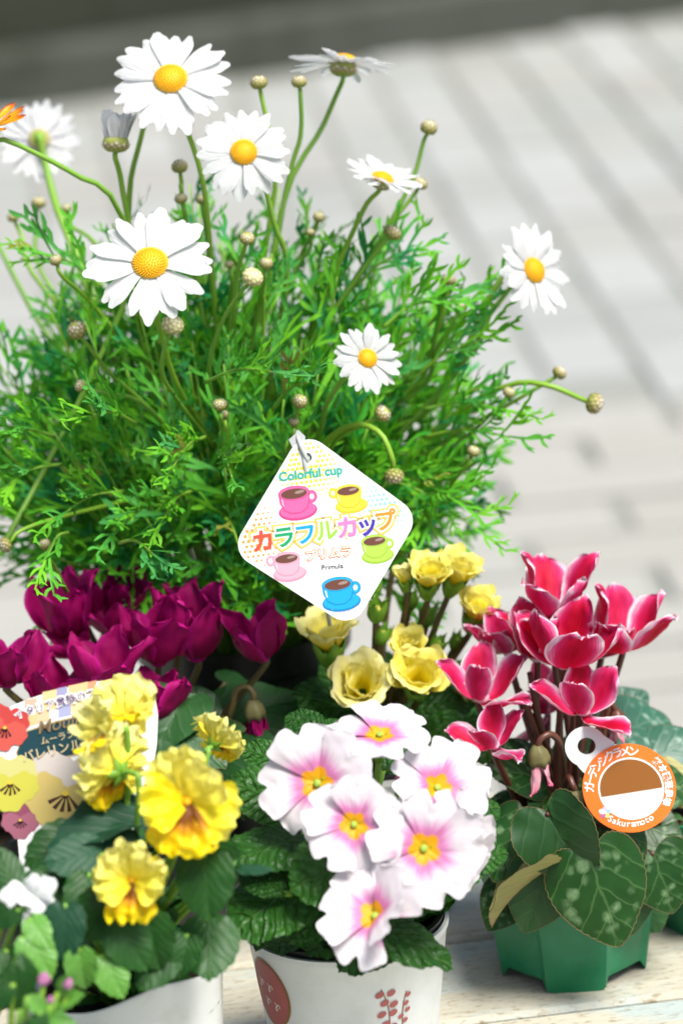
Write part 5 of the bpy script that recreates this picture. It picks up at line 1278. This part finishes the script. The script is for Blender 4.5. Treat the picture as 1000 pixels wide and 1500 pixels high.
def cup(cx, cy, s, col, dark, lite, hd):
    D.lev(4); q = lambda x, y: (cx + x * s, cy + y * s)
    D.flat([el(cx + 22 * s, cy + 95 * s, 102 * s, 50 * s, -8)], dark, 'cup_print'); D.flat([el(cx + 22 * s, cy + 88 * s, 95 * s, 44 * s, -8)], col, 'cup_print')
    D.flat([el(cx + hd * 92 * s, cy + 18 * s, 31 * s, 34 * s)], dark, 'cup_print'); D.flat([el(cx + hd * 92 * s, cy + 18 * s, 25 * s, 28 * s)], col, 'cup_print'); D.flat([el(cx + hd * 94 * s, cy + 18 * s, 11 * s, 14 * s)], (.85, .85, .84), 'cup_print')
    D.flat([[q(-82, 2), q(-74, 55), q(-50, 96), q(-10, 112), q(40, 106), q(74, 78), q(84, 30), q(82, -14)]], dark, 'cup_print'); D.flat([[q(-77, 2), q(-70, 54), q(-47, 91), q(-9, 106), q(38, 101), q(69, 74), q(79, 30), q(77, -14)]], col, 'cup_print')
    D.flat([el(cx, cy, 83 * s, 38 * s, -8)], dark, 'cup_print'); D.flat([el(cx, cy, 78 * s, 34 * s, -8)], col, 'cup_print'); D.flat([el(cx + 1 * s, cy + 4 * s, 69 * s, 27 * s, -8)], (.20, .085, .06), 'cup_print'); D.flat([el(cx + 30 * s, cy - 6 * s, 26 * s, 8 * s, -14)], (.42, .30, .26), 'cup_print')
    D.flat([[q(-66, 34), q(-58, 34), q(-50, 72), q(-57, 70)]], lite, 'cup_print')
cup(322, 364, 1.0, (.80, .18, .42), (.66, .08, .28), (.86, .5, .66), 1); cup(606, 350, .84, (.84, .72, .08), (.74, .58, .03), (.88, .84, .5), -1); cup(282, 706, .86, (.84, .48, .58), (.76, .34, .44), (.88, .68, .74), -1); cup(742, 614, .84, (.50, .72, .12), (.36, .58, .06), (.7, .82, .4), 1); cup(548, 842, 1.0, (.02, .46, .78), (.01, .30, .60), (.75, .85, .9), 1)
for ch, x, y, col in [('カ', 162, 622, (.78, .12, .07)), ('ラ', 272, 604, (.01, .42, .18)), ('フ', 384, 588, (.01, .42, .76)), ('ル', 494, 568, (.40, .66, .10)), ('カ', 604, 552, (.80, .28, .58)), ('ッ', 706, 540, (.10, .06, .46)), ('プ', 800, 516, (.84, .36, .05))]:
    D.lev(20); D.text(ch, x, y, 128, 8, (.86, .62, .16), .17, 'lettering_outline')
for ch, x, y, col in [('カ', 162, 622, (.78, .12, .07)), ('ラ', 272, 604, (.01, .42, .18)), ('フ', 384, 588, (.01, .42, .76)), ('ル', 494, 568, (.40, .66, .10)), ('カ', 604, 552, (.80, .28, .58)), ('ッ', 706, 540, (.10, .06, .46)), ('プ', 800, 516, (.84, .36, .05))]:
    D.lev(22); D.text(ch, x, y, 128, 8, (.85, .85, .84), .085, 'lettering_outline'); D.lev(24); D.text(ch, x, y, 120, 8, col, .036)
D.lev(20); D.text('Colorful cup', 410, 262, 66, 7, (.03, .50, .42), .03)
D.text('プリムラ', 502, 686, 62, 7, (.84, .30, .08), .075, 'lettering_outline'); D.text('プリムラ', 502, 686, 62, 7, (.84, .82, .80), .004); D.text('Primula', 522, 752, 38, 6, (.02, .04, .035), .006)
# the grey hook it hangs from, and its stake behind
M_hook = material('grey_plastic', (.42, .44, .43), .4, 0, .4)
hk = lambda x, y, dz: D.M @ Vector(D.c(x, y) + (dz,))
V, F, U = tube_data([hk(340, 60, -.001), hk(360, 120, .0016), hk(388, 182, .0012), hk(394, 196, -.001), hk(404, 150, -.003), hk(398, 90, -.004)], .0011, .0011, 16, 6)
add('hook', mesh('hook', V, F, U), D.t, Matrix(), M_hook)
D.card([[(296, 82), (352, 34), (384, 66), (372, 128), (322, 134)]], M_hook, 'hook_tab', -.0006)
V, F, U = tube_data([hk(340, 70, -.0015), hk(352, 60, -.006), hk(420, 420, -.010), SY + Vector((-.012, -.004, -.01))], .0012, .0012, 14, 6)
add('stake', mesh('stake', V, F, U), D.t, Matrix(), M_hook)

# --- the round orange label (units of .18 picture pixels)
O = Card('round_plant_label', 922, 1155, -.052, 'round orange label with white hanging ring among the cyclamen stems', (-.05, .12), .18, 566, 639)
ringo = []
neck = [(400, 268), (340, 225)] ; 
outer = el(212, 300, 172, 168, 0, 40, 40, 318)[::-1]
ring_loop = [(440, 262), (350, 205)] + el(212, 300, 172, 166, 0, 30, -38, -250) + [(130, 440), (180, 500), (420, 700)]
O.card([ring_loop, el(214, 294, 74, 68)], M_card, 'hanging_ring', -.0006)
O.card([el(560, 635, 380, 360, 12, 64)], material('orange_card', (.80, .15, .012), .35, 0, .4), 'card', 0)
O.flat([el(575, 640, 268, 252, 12, 60)], (.86, .85, .82), 'white_disc'); 
O.flat([el(575, 640, 256, 240, 12, 60)], (.84, .80, .72), 'plain_disc')
O.flat([el(575, 640, 254, 238, 12, 40, 150, 345)], (.36, .15, .03), 'brown_field')
def arc(body, cx, cy, rx, ry, a0, a1, size, col, off, flip=False):
    n = len(body)
    for i, ch in enumerate(body):
        a = radians(a0 + (a1 - a0) * i / (n - 1)); x, y = cx + rx * cos(a), cy - ry * sin(a); rot = math.degrees(a) - 90 + (180 if flip else 0)
        O.lev(10); O.text(ch, x, y, size, rot, col, off)
W3 = (.86, .84, .80)
arc('ガーデンシクラメン', 560, 640, 318, 298, 178, 84, 92, W3, .020)
arc('桜本園芸農場', 560, 640, 318, 298, 46, -20, 70, W3, .030)
arc('Sakuramoto', 560, 635, 310, 292, 240, 304, 74, W3, .016, True)
for k in range(5):
    a = 2 * pi * k / 5 - pi / 2; O.flat([el(362 + 26 * cos(a), 836 + 26 * sin(a), 24, 20, math.degrees(a))], [(.84, .60, .70), (.45, .65, .80), (.84, .76, .30), (.62, .20, .40), (.80, .84, .82)][k], 'flower_mark')
O.flat([el(362, 836, 9, 9, 0, 12)], (.86, .86, .84), 'flower_mark')

# --- the pansy picture label (units of .26 picture pixels, x from the picture's left edge)
P3 = Card('pansy_picture_label', 110, 1110, -.168, 'large picture label showing pansies and a teal title panel, left edge', (.05, .12), .26, 423, 500)
body = [(-120, 320), (0, 238), (150, 172), (300, 122), (480, 80), (640, 56), (720, 56), (790, 76), (845, 112), (876, 170), (890, 260), (884, 420), (840, 700), (760, 900), (600, 1050), (420, 1120), (300, 1150), (270, 1500), (200, 2050), (165, 2050), (130, 1500), (125, 1180), (105, 960), (55, 820), (0, 690), (-120, 500)]
P3.card([body], M_card)
def poly(pts, col, name='print'): return P3.flat([pts], col, name)
for (x, y, w_, h, col) in [(140, 175, 70, 60, (.80, .52, .40)), (240, 130, 80, 110, (.84, .66, .36)), (320, 110, 60, 80, (.42, .42, .62)), (385, 95, 110, 70, (.84, .62, .34)), (495, 74, 50, 60, (.82, .40, .24)), (200, 240, 80, 70, (.84, .62, .40)), (330, 205, 80, 70, (.46, .48, .70)), (400, 185, 100, 60, (.84, .70, .42)), (150, 265, 60, 60, (.84, .60, .32)), (560, 70, 200, 110, (.84, .74, .30)), (520, 150, 120, 80, (.80, .76, .62))]:
    poly([(x, y + .22 * 0), (x + w_, y - .22 * w_), (x + w_, y - .22 * w_ + h), (x, y + h)], col, 'patch_print')
poly([(92, 470), (128, 380), (150, 345), (320, 290), (520, 248), (700, 220), (740, 420), (560, 455), (300, 520), (160, 566), (110, 540)], (.62, .48, .26), 'panel_border')
poly([(98, 470), (132, 384), (156, 352), (322, 298), (520, 256), (695, 228), (732, 414), (556, 447), (298, 511), (166, 556), (116, 534)], (.012, .075, .095), 'title_panel')
def pansy_print(cx, cy, r, c1, c2, blot, rot=0):
    P3.lev(P3.lay + 1)
    for (dx, dy, s, c) in ((-.42, -.40, .62, c1), (.42, -.42, .62, c1), (-.55, .12, .56, c2), (.55, .12, .56, c2), (0, .48, .66, c2)):
        x, y = dx * cos(rot) - dy * sin(rot), dx * sin(rot) + dy * cos(rot)
        P3.flat([[(cx + x * r + s * r * cos(t) * (1 + .06 * sin(7 * t)), cy + y * r + s * r * sin(t) * (1 + .06 * sin(7 * t))) for t in [2 * pi * k / 40 for k in range(40)]]], c, 'pansy_print')
    for a in (40, 65, 90, 115, 140): 
        t = radians(a) + rot; P3.flat([[(cx - 8, cy), (cx + r * .5 * cos(t - .12), cy + r * .5 * sin(t - .12)), (cx + r * .5 * cos(t + .12), cy + r * .5 * sin(t + .12)), (cx + 8, cy)]], blot, 'pansy_print')
    P3.flat([el(cx, cy, r * .09, r * .07)], (.80, .60, .08), 'pansy_print')
pansy_print(118, 850, 95, (.34, .10, .16), (.42, .16, .22), (.08, .01, .03)); pansy_print(370, 700, 215, (.66, .60, .56), (.62, .50, .18), (.10, .04, .02), .2); pansy_print(60, 640, 145, (.66, .64, .26), (.62, .60, .10), (.10, .02, .01)); pansy_print(30, 330, 120, (.60, .08, .07), (.66, .13, .10), (.04, .005, .01), .3)
pansy_print(700, 110, 60, (.84, .70, .16), (.84, .74, .2), (.3, .12, .01))
for i, ch in enumerate('イタリア貴族のスミレ'): 
    P3.lev(80); x = 112 + 58 * i; P3.text(ch, x, 248 - 15.5 * i + .55 * (i - 4.5) ** 2 * .6, 62, 14, (.84, .83, .82), .07, 'lettering_outline')
for i, ch in enumerate('イタリア貴族のスミレ'): 
    P3.lev(82); x = 112 + 58 * i; P3.text(ch, x, 248 - 15.5 * i + .55 * (i - 4.5) ** 2 * .6, 56, 14, (.16, .08, .22), .004)
P3.text('Moulin', 345, 305, 104, 14, (.30, .22, .12), .004, shear=.35); P3.text('ムーランフリル', 400, 372, 50, 13, (.66, .54, .32), .008); P3.text('バレリンルージュ', 395, 440, 68, 13, (.74, .62, .38), .012)
